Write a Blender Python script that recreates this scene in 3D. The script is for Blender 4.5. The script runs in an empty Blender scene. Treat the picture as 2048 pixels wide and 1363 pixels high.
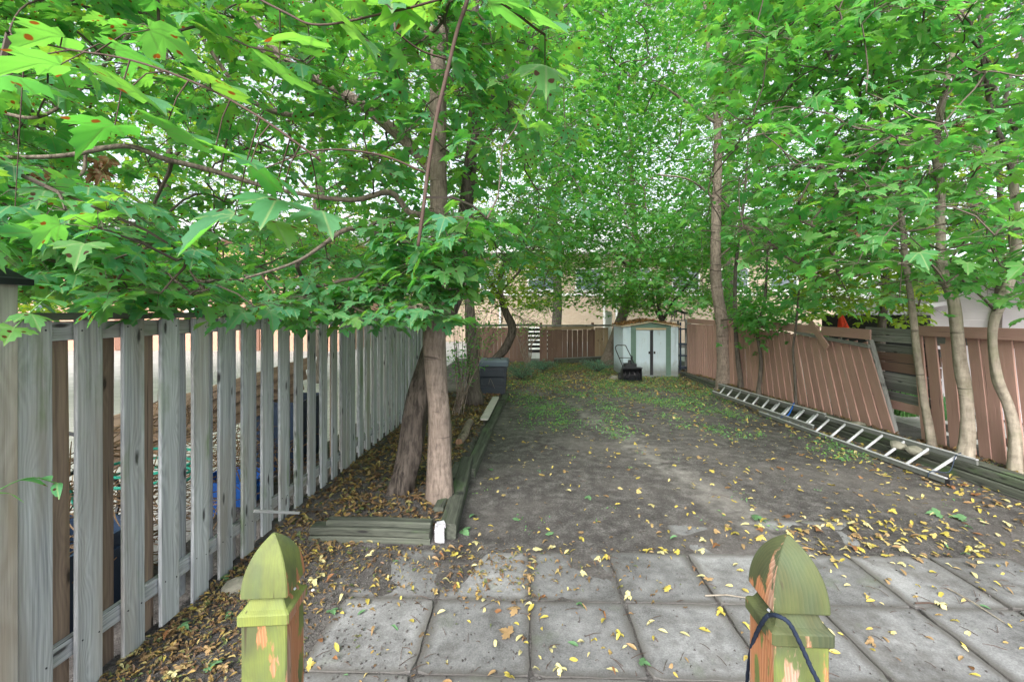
import bpy, bmesh, math, random
import numpy as np
from mathutils import Vector, Matrix, noise as mnoise

# ------------------------------------------------------------------ camera, world, light
sc = bpy.context.scene
PSI = math.atan(26/890); CP, SP = math.cos(PSI), math.sin(PSI)
CAMH, HZ, F = 1.85, 625.0, 890.0
cam_d = bpy.data.cameras.new('camera'); cam = bpy.data.objects.new('camera', cam_d)
sc.collection.objects.link(cam); sc.camera = cam
cam.location = (0, 0, CAMH); cam.rotation_euler = (math.radians(90), 0, PSI)
cam_d.sensor_width = 36; cam_d.lens = 36*F/2048
cam_d.shift_y = -(681.5-HZ)/2048
cam_d.clip_start = 0.05; cam_d.clip_end = 600

world = bpy.data.worlds.new('World'); sc.world = world; world.use_nodes = True
wn = world.node_tree; wn.nodes.clear()
sky = wn.nodes.new('ShaderNodeTexSky'); sky.sky_type = 'NISHITA'; sky.sun_disc = False
SUN_EL, SUN_ROT = math.radians(36), math.radians(196)
sky.sun_elevation = SUN_EL; sky.sun_rotation = SUN_ROT; sky.air_density = 1.0; sky.dust_density = 3.0
hs = wn.nodes.new('ShaderNodeHueSaturation'); hs.inputs['Saturation'].default_value = 0.36
bg = wn.nodes.new('ShaderNodeBackground'); bg.inputs[1].default_value = 0.15
wo = wn.nodes.new('ShaderNodeOutputWorld')
wn.links.new(sky.outputs[0], hs.inputs['Color']); wn.links.new(hs.outputs[0], bg.inputs[0]); wn.links.new(bg.outputs[0], wo.inputs[0])
sun_d = bpy.data.lights.new('sun', 'SUN'); sun_d.energy = 1.5; sun_d.angle = math.radians(28); sun_d.color = (1.0, .97, .93)
sun = bpy.data.objects.new('sun', sun_d); sc.collection.objects.link(sun)
sdir = Vector((math.sin(SUN_ROT)*math.cos(SUN_EL), math.cos(SUN_ROT)*math.cos(SUN_EL), math.sin(SUN_EL)))
sun.rotation_euler = sdir.to_track_quat('Z', 'Y').to_euler()
sc.view_settings.view_transform = 'Standard'; sc.view_settings.look = 'None'
sc.view_settings.exposure = 1.55; sc.view_settings.gamma = 1.0
sc.view_settings.use_curve_mapping = False
sc.cycles.max_bounces = 8; sc.cycles.transmission_bounces = 6; sc.cycles.diffuse_bounces = 5

# ------------------------------------------------------------------ helpers
C = sc.collection
rng = np.random.default_rng(7); random.seed(7)

def P(px, py, d):
    """point seen at pixel (px, py) of the 2048 px photograph at depth d"""
    a = (px-1024)/F
    return Vector((d*(a*CP-SP), d*(a*SP+CP), CAMH-(py-HZ)/F*d))
def G(px, py, z=0.0):
    return P(px, py, (CAMH-z)*F/(py-HZ))
def proj(p):
    d = -p[0]*SP+p[1]*CP; x = p[0]*CP+p[1]*SP
    return 1024+F*x/max(d, 1e-3), HZ-F*(p[2]-CAMH)/max(d, 1e-3), d

def tag(o, label=None, cat=None, group=None, kind=None):
    if label: o['label'] = label
    if cat: o['category'] = cat
    if group: o['group'] = group
    if kind: o['kind'] = kind
    return o
def thing(name, loc, label, cat, group=None):
    o = bpy.data.objects.new(name, None); C.objects.link(o); o.location = loc
    o.empty_display_size = .1
    return tag(o, label, cat, group)
def origin(o):
    v = Vector(o.location)
    while o.parent: o = o.parent; v += Vector(o.location)
    return v
def link(name, me, parent=None, M=None, mat=None):
    """link mesh `me` as an object whose world transform is M (parents are pure translations or parts)"""
    o = bpy.data.objects.new(name, me); C.objects.link(o)
    M = M or Matrix()
    if parent is not None:
        o.parent = parent
        if parent.type == 'EMPTY': M = Matrix.Translation(-Vector(parent.location)) @ M
        else: M = (WM[parent.name]).inverted() @ M
    o.matrix_basis = M
    if parent is None or parent.type == 'EMPTY':
        WM[o.name] = (Matrix.Translation(parent.location) @ M) if parent is not None else M.copy()
    if mat and not me.materials: me.materials.append(mat)
    return o
WM = {}

class MB:
    def __init__(s): s.v = []; s.f = []; s.m = []
    def quad(s, *p, m=0):
        n = len(s.v); s.v += [tuple(q) for q in p]; s.f.append(tuple(range(n, n+len(p)))); s.m.append(m)
    def box(s, c, sz, R=None, m=0):
        c = Vector(c); n = len(s.v)
        for x in (-.5, .5):
            for y in (-.5, .5):
                for z in (-.5, .5):
                    q = Vector((x*sz[0], y*sz[1], z*sz[2]))
                    if R is not None: q = R @ q
                    s.v.append(tuple(c+q))
        for f in ((0,1,3,2),(4,6,7,5),(0,4,5,1),(2,3,7,6),(0,2,6,4),(1,5,7,3)):
            s.f.append(tuple(n+i for i in f)); s.m.append(m)
    def tube(s, pts, rad, k=8, m=0, cap=True, rough=0.0, seed=0.0, flare=None):
        pts = [Vector(p) for p in pts]; n0 = len(s.v)
        if not hasattr(rad, '__len__'): rad = [rad]*len(pts)
        t0 = (pts[1]-pts[0]).normalized()
        u = t0.orthogonal().normalized()
        for i, p in enumerate(pts):
            a = pts[max(i-1, 0)]; b = pts[min(i+1, len(pts)-1)]; t = (b-a).normalized()
            u = (u-t*u.dot(t)).normalized(); w = t.cross(u)
            for j in range(k):
                an = 2*math.pi*j/k; r = rad[i]
                if rough:
                    r *= 1+rough*mnoise.noise(Vector((math.cos(an)*1.7, math.sin(an)*1.7+seed, p.z*2.2)))
                s.v.append(tuple(p+(u*math.cos(an)+w*math.sin(an))*r))
        for i in range(len(pts)-1):
            for j in range(k):
                a = n0+i*k+j; b = n0+i*k+(j+1) % k
                s.f.append((a, b, b+k, a+k)); s.m.append(m)
        if cap:
            s.f.append(tuple(n0+j for j in range(k))[::-1]); s.m.append(m)
            s.f.append(tuple(n0+(len(pts)-1)*k+j for j in range(k))); s.m.append(m)
    def mesh(s, name, mats=(), smooth=False):
        me = bpy.data.meshes.new(name); me.from_pydata(s.v, [], s.f); me.update()
        for mt in (mats if isinstance(mats, (list, tuple)) else [mats]): me.materials.append(mt)
        me.polygons.foreach_set('material_index', s.m)
        if smooth: me.polygons.foreach_set('use_smooth', [True]*len(s.f))
        return me
    def build(s, name, mat, parent=None, smooth=False, M=None):
        return link(name, s.mesh(name, mat, smooth), parent, M)

def spline(pts, n=6):
    """Catmull-Rom through 4-vectors (x,y,z,r)"""
    A = [np.array(p, float) for p in pts]; A = [2*A[0]-A[1]]+A+[2*A[-1]-A[-2]]
    out = []
    for i in range(1, len(A)-2):
        for k in range(n):
            t = k/n; p0, p1, p2, p3 = A[i-1:i+3]
            out.append(.5*((2*p1)+(-p0+p2)*t+(2*p0-5*p1+4*p2-p3)*t*t+(-p0+3*p1-3*p2+p3)*t**3))
    out.append(A[-2]); return out

# ------------------------------------------------------------------ materials
def new_mat(name):
    m = bpy.data.materials.new(name); m.use_nodes = True
    nt = m.node_tree; nt.nodes.clear(); return m, nt
def nd(nt, typ, ins=None, **pr):
    n = nt.nodes.new('ShaderNode'+typ)
    for k, v in pr.items(): setattr(n, k, v)
    for k, v in (ins or {}).items():
        s = n.inputs[k]
        if isinstance(v, bpy.types.NodeSocket): nt.links.new(v, s)
        else: s.default_value = v
    return n
def mth(nt, op, a, b=None, c=None, clamp=False):
    n = nt.nodes.new('ShaderNodeMath'); n.operation = op; n.use_clamp = clamp
    for i, v in enumerate((a, b, c)):
        if v is None: continue
        if isinstance(v, bpy.types.NodeSocket): nt.links.new(v, n.inputs[i])
        else: n.inputs[i].default_value = v
    return n.outputs[0]
def ramp(nt, fac, stops, interp='LINEAR'):
    n = nt.nodes.new('ShaderNodeValToRGB'); n.color_ramp.interpolation = interp
    while len(n.color_ramp.elements) < len(stops): n.color_ramp.elements.new(.5)
    for e, (p, c) in zip(n.color_ramp.elements, stops):
        e.position = p; e.color = tuple(c)+(1,) if hasattr(c, '__len__') else (c, c, c, 1)
    nt.links.new(fac, n.inputs[0]); return n.outputs[0]
def mix(nt, fac, a, b, blend='MIX'):
    n = nt.nodes.new('ShaderNodeMix'); n.data_type = 'RGBA'; n.blend_type = blend
    for s, v in ((n.inputs[0], fac), (n.inputs[6], a), (n.inputs[7], b)):
        if isinstance(v, bpy.types.NodeSocket): nt.links.new(v, s)
        else: s.default_value = (tuple(v)+(1,) if hasattr(v, '__len__') else v)
    return n.outputs[2]
def coords(nt, world_=False, off=True):
    if world_:
        return nd(nt, 'NewGeometry').outputs['Position']
    tc = nd(nt, 'TexCoord').outputs['Object']
    if not off: return tc
    r = nd(nt, 'ObjectInfo').outputs['Random']
    cb = nd(nt, 'CombineXYZ', {0: mth(nt, 'MULTIPLY', r, 7.3), 1: mth(nt, 'MULTIPLY', r, 3.1), 2: mth(nt, 'MULTIPLY', r, 91.7)})
    return nd(nt, 'VectorMath', {0: tc, 1: cb.outputs[0]}, operation='ADD').outputs[0]
def scaled(nt, co, s):
    return nd(nt, 'VectorMath', {0: co, 1: tuple(s)}, operation='MULTIPLY').outputs[0]
def noise(nt, co, scale, detail=3, rough=.55):
    return nd(nt, 'TexNoise', {'Vector': co, 'Scale': scale, 'Detail': detail, 'Roughness': rough}).outputs[0]
def finish(nt, col, rough=.8, bump=None, bstr=.3, bdist=.01, spec=.3, metal=0.0):
    p = nd(nt, 'BsdfPrincipled', {'Base Color': col, 'Roughness': rough, 'Metallic': metal})
    p.inputs['Specular IOR Level'].default_value = spec
    if bump is not None:
        b = nd(nt, 'Bump', {'Height': bump, 'Strength': bstr, 'Distance': bdist}); nt.links.new(b.outputs[0], p.inputs['Normal'])
    nt.links.new(p.outputs[0], nd(nt, 'OutputMaterial').inputs[0])
    return p

def wood(name, c0, c1, knot=(.05, .04, .035), freq=26, moss=None, moss_amt=.5, vary=.25, rough=.85, gain=1.0, kn=1.0, paint=None, wear=.62, warm=None):
    """grain runs along local Z, width along local X"""
    m, nt = new_mat(name); co = coords(nt)
    sx = nd(nt, 'SeparateXYZ', {0: co})
    wob = noise(nt, scaled(nt, co, (3, 3, .55)), 1.6, 2)
    kc = nd(nt, 'CombineXYZ', {0: mth(nt, 'MULTIPLY', sx.outputs[0], 8.0), 1: mth(nt, 'MULTIPLY', sx.outputs[2], 2.4)}).outputs[0]
    vo = nd(nt, 'TexVoronoi', {'Vector': kc, 'Scale': 1.0, 'Randomness': 1.0}, voronoi_dimensions='2D')
    dist = mth(nt, 'ADD', vo.outputs['Distance'], mth(nt, 'MULTIPLY', mth(nt, 'SUBTRACT', noise(nt, scaled(nt, co, (60, 60, 18)), 1.0, 3), .5), .10))
    kb = mth(nt, 'POWER', mth(nt, 'SUBTRACT', 1.0, mth(nt, 'MULTIPLY', dist, 1.7), clamp=True), 2.0)
    u = mth(nt, 'ADD', mth(nt, 'MULTIPLY', sx.outputs[0], 1.0), mth(nt, 'MULTIPLY', wob, .15))
    u = mth(nt, 'ADD', u, mth(nt, 'MULTIPLY', sx.outputs[1], .35))
    u = mth(nt, 'ADD', u, mth(nt, 'MULTIPLY', kb, .06*kn))
    ring = mth(nt, 'ADD', .5, mth(nt, 'MULTIPLY', mth(nt, 'SINE', mth(nt, 'MULTIPLY', u, freq*9.0)), .5))
    fine = noise(nt, scaled(nt, co, (160, 160, 3.5)), 1.0, 4, .65)
    streak = noise(nt, scaled(nt, co, (30, 30, .7)), 1.0, 5, .65)
    g = mth(nt, 'ADD', mth(nt, 'MULTIPLY', ring, .17), mth(nt, 'MULTIPLY', fine, .85))
    g = mth(nt, 'SUBTRACT', g, .12)
    g = mth(nt, 'ADD', g, mth(nt, 'MULTIPLY', mth(nt, 'SUBTRACT', streak, .42), 1.3))
    col = ramp(nt, g, [(.08, c1), (.8, c0)])
    if warm:
        wf = ramp(nt, noise(nt, scaled(nt, co, (6, 6, .7)), 1.0, 3), [(.5, 0.0), (.72, .75)])
        col = mix(nt, wf, col, warm)
    if paint:
        pf = ramp(nt, mth(nt, 'ADD', mth(nt, 'MULTIPLY', noise(nt, scaled(nt, co, (30, 30, 3)), 1.0, 6, .7), .6), mth(nt, 'MULTIPLY', streak, .4)), [(wear-.02, 1.0), (wear+.05, 0.0)])
        pcol = mix(nt, mth(nt, 'MULTIPLY', mth(nt, 'SUBTRACT', 1.0, g, clamp=True), .35), paint, tuple(.6*x for x in paint))
        col = mix(nt, pf, col, pcol)
    # knot hearts and cracks
    sel = nd(nt, 'SeparateXYZ', {0: vo.outputs['Color']}).outputs[0]
    kf = mth(nt, 'MULTIPLY', ramp(nt, dist, [(.05, .95), (.12, 0.0)]), ramp(nt, sel, [(.42, 1.0), (.48, .0)]))
    if not paint: col = mix(nt, mth(nt, 'MULTIPLY', kf, kn), col, knot)
    crack = ramp(nt, noise(nt, scaled(nt, co, (55, 55, 1.1)), 1.0, 2, .5), [(.27, .8), (.31, 0.0)])
    col = mix(nt, crack, col, tuple(x*.35 for x in c1))
    if moss:
        mf = ramp(nt, noise(nt, scaled(nt, co, (5, 5, 1.6)), 1.0, 5, .6), [(.62-.25*moss_amt, 0.0), (.8-.25*moss_amt, .85)])
        col = mix(nt, mf, col, moss)
    r = nd(nt, 'ObjectInfo').outputs['Random']
    v = mth(nt, 'ADD', 1.0-vary, mth(nt, 'MULTIPLY', mth(nt, 'FRACT', mth(nt, 'MULTIPLY', r, 17.3)), 2*vary))
    blot = mth(nt, 'ADD', .8, mth(nt, 'MULTIPLY', noise(nt, scaled(nt, co, (4, 4, 1.3)), 1.0, 4), .4))
    v = mth(nt, 'MULTIPLY', v, mth(nt, 'MULTIPLY', blot, gain))
    col = nd(nt, 'VectorMath', {0: col, 'Scale': v}, operation='SCALE').outputs[0]
    h = mth(nt, 'SUBTRACT', g, mth(nt, 'ADD', mth(nt, 'MULTIPLY', crack, 1.2), mth(nt, 'MULTIPLY', kf, .6)))
    finish(nt, col, rough, h, .55, .003, .2)
    return m

M_grey = wood('weathered_grey_wood', (.58, .605, .625), (.20, .215, .23), (.055, .052, .055), 34, moss=(.17, .24, .11), moss_amt=.2, vary=.10, warm=(.34, .31, .27))
M_postw = wood('warm_grey_post_wood', (.60, .58, .54), (.27, .25, .23), (.07, .06, .05), 26, vary=.05, warm=(.42, .33, .24))
M_tanback = wood('sheltered_brown_wood', (.33, .25, .18), (.15, .11, .09), (.06, .05, .04), 24, vary=.25)
M_cap = wood('mossy_cap_wood', (.17, .18, .16), (.07, .075, .065), (.03, .03, .03), 20, moss=(.10, .13, .07), moss_amt=.6)
M_timber = wood('green_grey_timber', (.12, .13, .105), (.03, .034, .029), (.03, .03, .03), 18, moss=(.09, .15, .06), moss_amt=.3, vary=.15)
M_pink = wood('faded_brown_painted_wood', (.30, .27, .24), (.16, .13, .12), (.06, .05, .05), 20, paint=(.42, .26, .22), wear=.60, vary=.10)
M_brown = wood('dark_brown_painted_wood', (.26, .20, .17), (.12, .09, .08), (.06, .05, .05), 20, paint=(.20, .125, .10), wear=.60, vary=.15)
M_tanpanel = wood('tan_plywood', (.42, .31, .20), (.26, .18, .12), (.08, .05, .04), 16, vary=.1)
M_oldgrey = wood('old_grey_planks', (.27, .27, .26), (.11, .11, .10), (.05, .05, .05), 22, vary=.3)
M_log = wood('split_log_wood', (.42, .26, .16), (.25, .14, .09), freq=14)

def mat_simple(name, col, rough=.6, nscale=8, var=.25, bump=.2, spec=.3, metal=0.0, dirt=None, dirt_amt=.5, bscale=60):
    m, nt = new_mat(name); co = coords(nt)
    n1 = noise(nt, co, nscale, 5, .6)
    c = mix(nt, n1, tuple(x*(1-var) for x in col), tuple(min(1, x*(1+var)) for x in col))
    if dirt:
        df = ramp(nt, noise(nt, co, nscale*.6, 6, .7), [(.65-.3*dirt_amt, 0.0), (.85-.3*dirt_amt, .9)])
        c = mix(nt, df, c, dirt)
    finish(nt, c, rough, noise(nt, co, bscale, 4), bump, .004, spec, metal)
    return m

def mat_bark(name, c0, c1, furrow=.5, ringy=.5, fscale=9, moss=None):
    m, nt = new_mat(name); co = coords(nt, world_=True)
    nz = nd(nt, 'TexNoise', {'Vector': co, 'Scale': 5.0, 'Detail': 3.0}).outputs['Color']
    co = nd(nt, 'VectorMath', {0: co, 1: nd(nt, 'VectorMath', {0: nz, 'Scale': .06}, operation='SCALE').outputs[0]}, operation='ADD').outputs[0]
    fur = noise(nt, scaled(nt, co, (fscale*3, fscale*3, fscale*.5)), 1.0, 5, .65)
    ringn = noise(nt, scaled(nt, co, (9, 9, 16)), 1.0, 5, .65)
    big = noise(nt, scaled(nt, co, (3, 3, 2)), 1.0, 4)
    g = mth(nt, 'ADD', mth(nt, 'MULTIPLY', fur, furrow), mth(nt, 'MULTIPLY', ringn, ringy))
    g = mth(nt, 'DIVIDE', g, furrow+ringy)
    col = ramp(nt, g, [(.38, c1), (.58, c0)])
    col = mix(nt, mth(nt, 'MULTIPLY', ramp(nt, big, [(.35, 1.0), (.6, 0.0)]), .5), col, tuple(x*.55 for x in c0))
    band = ramp(nt, noise(nt, scaled(nt, co, (1.4, 1.4, 13)), 1.0, 2), [(.31, .85), (.35, 0.0)])
    if ringy > .3: col = mix(nt, band, col, tuple(x*.6 for x in c1))
    if moss:
        col = mix(nt, ramp(nt, noise(nt, co, 4, 5), [(.5, 0.0), (.7, .6)]), col, moss)
    finish(nt, col, .9, g, .9, .02 if furrow > .6 else .008, .15)
    return m
M_barkA = mat_bark('smooth_maple_bark', (.31, .25, .21), (.12, .095, .08), .7, .32, 15)
M_barkB = mat_bark('furrowed_dark_bark', (.125, .105, .09), (.032, .027, .024), 1.0, .05, 9)
M_barkC = mat_bark('pale_young_bark', (.34, .30, .245), (.17, .145, .115), .5, .45, 8, moss=(.20, .20, .13))
M_barkD = mat_bark('dark_grey_bark', (.15, .13, .11), (.06, .05, .045), .8, .2, 10)
M_twig = mat_simple('twig_bark', (.10, .08, .065), .9, 20, .3)
M_redtwig = mat_simple('reddish_shoot_bark', (.075, .048, .038), .8, 20, .3)

def mat_leaf(name, cols, tcols, spots=.5, tw=.5, veins=True, gloss=.25):
    m, nt = new_mat(name)
    at = nd(nt, 'Attribute', attribute_name='rnd').outputs['Fac']
    r = mth(nt, 'FRACT', mth(nt, 'ADD', at, nd(nt, 'ObjectInfo').outputs['Random']))
    n = len(cols)
    pos = [(i+.5)/n for i in range(n)]
    c = ramp(nt, r, list(zip(pos, cols))); t = ramp(nt, r, list(zip(pos, tcols)))
    uv = nd(nt, 'UVMap').outputs[0]; sx = nd(nt, 'SeparateXYZ', {0: uv})
    if veins:
        ang = mth(nt, 'ARCTAN2', sx.outputs[0], mth(nt, 'ADD', sx.outputs[1], .02))
        ln = nd(nt, 'VectorMath', {0: uv}, operation='LENGTH').outputs[1 if False else 'Value']
        dv = mth(nt, 'MULTIPLY', mth(nt, 'PINGPONG', mth(nt, 'ADD', ang, 6*.87), .435), ln)
        dv = mth(nt, 'MULTIPLY', mth(nt, 'SUBTRACT', .435, mth(nt, 'PINGPONG', mth(nt, 'ADD', ang, .435+6*.87), .435)), ln)
        vf = ramp(nt, dv, [(.005, .75), (.028, 0.0)])
        c = mix(nt, vf, c, (.34, .46, .20)); t = mix(nt, vf, t, (.10, .30, .04))
    if spots:
        cb = nd(nt, 'CombineXYZ', {0: mth(nt, 'MULTIPLY', r, 37.0), 1: mth(nt, 'MULTIPLY', r, 91.0)}).outputs[0]
        uvo = nd(nt, 'VectorMath', {0: uv, 1: cb}, operation='ADD').outputs[0]
        vo = nd(nt, 'TexVoronoi', {'Vector': uvo, 'Scale': 2.6}, voronoi_dimensions='2D')
        pick = nd(nt, 'SeparateXYZ', {0: vo.outputs['Color']}).outputs[0]
        wob = mth(nt, 'ADD', vo.outputs['Distance'], mth(nt, 'MULTIPLY', noise(nt, uvo, 14, 2), .07))
        sf = mth(nt, 'MULTIPLY', ramp(nt, wob, [(.17, 1.0), (.22, 0.0)]), ramp(nt, pick, [(1-spots, 0.0), (1-spots+.02, 1.0)]))
        c = mix(nt, sf, c, (.045, .028, .020)); t = mix(nt, sf, t, (.30, .09, .01))
    p = nd(nt, 'BsdfPrincipled', {'Base Color': c, 'Roughness': .42}); p.inputs['Specular IOR Level'].default_value = gloss
    tr = nd(nt, 'BsdfTranslucent', {'Color': t})
    mx = nd(nt, 'MixShader', {0: tw, 1: p.outputs[0], 2: tr.outputs[0]})
    nt.links.new(mx.outputs[0], nd(nt, 'OutputMaterial').inputs[0])
    return m
GR = [(.07, .23, .115), (.095, .28, .13), (.08, .25, .15), (.09, .25, .08), (.09, .26, .13), (.13, .29, .09), (.08, .23, .12), (.11, .29, .14)]
GT = [(.16, .58, .06), (.24, .66, .06), (.14, .52, .08), (.34, .70, .06), (.18, .60, .07), (.38, .68, .05), (.16, .55, .07), (.26, .65, .06)]
M_leafA = mat_leaf('maple_leaf_near', GR, GT, .36, .48)
M_leafR = mat_leaf('maple_leaf_right', [(.075, .24, .07), (.10, .28, .075), (.07, .22, .09), (.12, .30, .07), (.085, .25, .09), (.14, .31, .06), (.07, .23, .09), (.11, .28, .08)],
                   [(.14, .56, .07), (.20, .62, .07), (.11, .48, .09), (.29, .66, .07), (.15, .55, .08), (.32, .65, .06), (.12, .50, .08), (.22, .59, .08)], .16, .5)
M_leafF = mat_leaf('far_leaf', [(.10, .27, .07), (.13, .31, .07), (.09, .25, .08), (.15, .33, .06), (.17, .33, .05), (.11, .29, .08)],
                   [(.18, .53, .06), (.27, .60, .06), (.13, .46, .08), (.33, .64, .06), (.40, .65, .05), (.19, .55, .08)], 0, .5, veins=False)
M_leafY = mat_leaf('yellow_green_leaf', [(.13, .26, .03), (.17, .29, .03), (.10, .23, .04), (.15, .27, .03)],
                   [(.5, .68, .03), (.6, .70, .03), (.38, .62, .03), (.52, .66, .03)], .1, .5)
M_leafB = mat_leaf('dead_leaf', [(.22, .12, .06), (.30, .17, .08), (.18, .09, .05)], [(.35, .15, .05)]*3, 0, .25)
M_weed = mat_leaf('weed_leaf', [(.14, .32, .11), (.20, .38, .11), (.14, .33, .17), (.24, .40, .10)], [(.12, .40, .05), (.2, .5, .05), (.12, .40, .08), (.25, .5, .04)], 0, .35, veins=False)
M_fern = mat_leaf('blue_green_foliage', [(.15, .34, .23), (.20, .40, .27), (.13, .30, .19)], [(.10, .30, .12), (.12, .34, .14), (.08, .25, .10)], 0, .3, veins=False)
M_litter = mat_leaf('fallen_leaf_mix', [(.48, .39, .09), (.42, .32, .10), (.56, .48, .24), (.30, .20, .10), (.54, .45, .10), (.36, .24, .11), (.24, .13, .06), (.60, .50, .20)],
                    [(.6, .45, .03), (.5, .3, .05), (.4, .35, .15), (.3, .15, .05), (.6, .5, .03), (.4, .2, .05), (.2, .1, .04), (.5, .4, .1)], .25, .15, veins=False)
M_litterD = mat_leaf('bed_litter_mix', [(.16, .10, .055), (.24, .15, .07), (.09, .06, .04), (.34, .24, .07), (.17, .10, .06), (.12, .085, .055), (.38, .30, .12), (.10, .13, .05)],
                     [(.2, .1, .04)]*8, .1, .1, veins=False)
def plainleaf(name, c): return mat_leaf(name, [c, tuple(x*.8 for x in c)], [tuple(min(1, x*1.0) for x in c)]*2, .15, .15, veins=False)
M_ly = plainleaf('bright_yellow_leaf', (.50, .41, .09)); M_lp = plainleaf('pale_cream_leaf', (.62, .56, .28))
M_lt = plainleaf('tan_dry_leaf', (.36, .24, .12)); M_lo = plainleaf('orange_brown_leaf', (.27, .13, .06)); M_lg = plainleaf('fallen_green_leaf', (.13, .26, .12))

M_alu = mat_simple('dull_aluminium', (.60, .61, .64), .45, 14, .12, .1, .5, .35, dirt=(.25, .25, .24), dirt_amt=.3)
def mat_shed():
    m, nt = new_mat('pale_blue_painted_steel'); co = coords(nt, world_=True); z = nd(nt, 'SeparateXYZ', {0: co}).outputs[2]
    col = mix(nt, noise(nt, co, 3, 4), (.46, .57, .64), (.54, .64, .70))
    n = noise(nt, scaled(nt, co, (9, 9, 3)), 1.0, 6, .7)
    f = ramp(nt, mth(nt, 'SUBTRACT', mth(nt, 'ADD', 1.0, mth(nt, 'MULTIPLY', n, .5)), mth(nt, 'MULTIPLY', z, 1.8)), [(.45, 0.0), (1.05, .85)])
    col = mix(nt, f, col, (.16, .17, .15)); col = mix(nt, ramp(nt, n, [(.58, 0.0), (.7, .5)]), col, (.30, .31, .29))
    finish(nt, col, .55, n, .1, .004, .35); return m
M_steelw = mat_shed()
M_steelg = mat_simple('green_painted_steel', (.12, .20, .16), .5, 5, .15, .05, .4)
M_beige = mat_simple('beige_painted_steel', (.50, .40, .26), .6, 10, .2)
M_black = mat_simple('black_plastic', (.022, .024, .028), .45, 8, .2, .05)
M_comp = mat_simple('dark_composter_plastic', (.03, .038, .05), .5, 6, .3, .1, dirt=(.09, .10, .11), dirt_amt=.3)
M_complid = mat_simple('blue_grey_lid_plastic', (.09, .12, .15), .55, 6, .2, .1)  # lid colour is lighter and bluer than the body
M_blue = mat_simple('blue_plastic', (.02, .10, .38), .45, 8, .2)
M_navy = mat_simple('navy_plastic', (.015, .03, .06), .5, 8, .2)
M_hose = mat_simple('green_hose', (.02, .22, .16), .5)
M_rope = mat_simple('dark_blue_cord', (.012, .02, .04), .8, 60, .5, .6)
M_capb = mat_simple('black_post_cap', (.03, .032, .04), .5, 9, .3, .1)
M_rock = mat_simple('pale_stone', (.22, .21, .17), .9, 9, .35, .6)
M_whitestone = mat_simple('flaking_white_block', (.66, .66, .72), .85, 30, .2, .7, dirt=(.12, .11, .10), dirt_amt=.7, bscale=90)
M_corr = mat_simple('white_plastic_strip', (.46, .44, .41), .7, 12, .15, .2)
M_red = mat_simple('red_fabric', (.60, .05, .02), .8)
M_stucco = mat_simple('peach_stucco', (.52, .31, .23), .95, 2, .08, .4)
M_white = mat_simple('white_trim', (.78, .78, .78), .6, 5, .06)
M_glass = mat_simple('window_glass', (.10, .13, .16), .08, 2, .2, 0, .8)
M_rail = mat_simple('iron_black', (.03, .03, .035), .5)
M_lilac = mat_simple('lilac_siding', (.70, .65, .71), .7, 3, .1, .2)
M_roofw = mat_simple('pale_roof', (.62, .62, .64), .6, 2, .1, .2)
M_brickr = mat_simple('red_brown_brick', (.22, .12, .09), .9, 20, .3, .5)

def mat_brick():
    m, nt = new_mat('buff_brick'); co = coords(nt, world_=True)
    sx = nd(nt, 'SeparateXYZ', {0: co})
    cb = nd(nt, 'CombineXYZ', {0: sx.outputs[0], 1: sx.outputs[2]}).outputs[0]
    b = nd(nt, 'TexBrick', {'Vector': cb, 'Color1': (.52, .41, .31, 1), 'Color2': (.44, .33, .24, 1), 'Mortar': (.50, .46, .42, 1), 'Scale': 1.0,
           'Mortar Size': .008, 'Brick Width': .22, 'Row Height': .075})
    col = mix(nt, mth(nt, 'MULTIPLY', noise(nt, co, .6, 4), .5), b.outputs[0], (.36, .27, .20))
    finish(nt, col, .9, b.outputs['Fac'], .3, .01, .2); return m
M_brick = mat_brick()
def mat_paver():
    m, nt = new_mat('pale_pavers'); co = coords(nt, world_=True)
    b = nd(nt, 'TexBrick', {'Vector': co, 'Color1': (.46, .445, .44, 1), 'Color2': (.38, .37, .37, 1), 'Mortar': (.34, .33, .32, 1), 'Scale': 1.0,
           'Mortar Size': .012, 'Brick Width': .3, 'Row Height': .2})
    finish(nt, b.outputs[0], .9, b.outputs['Fac'], .3, .01, .2); return m
M_paver = mat_paver()

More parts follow.
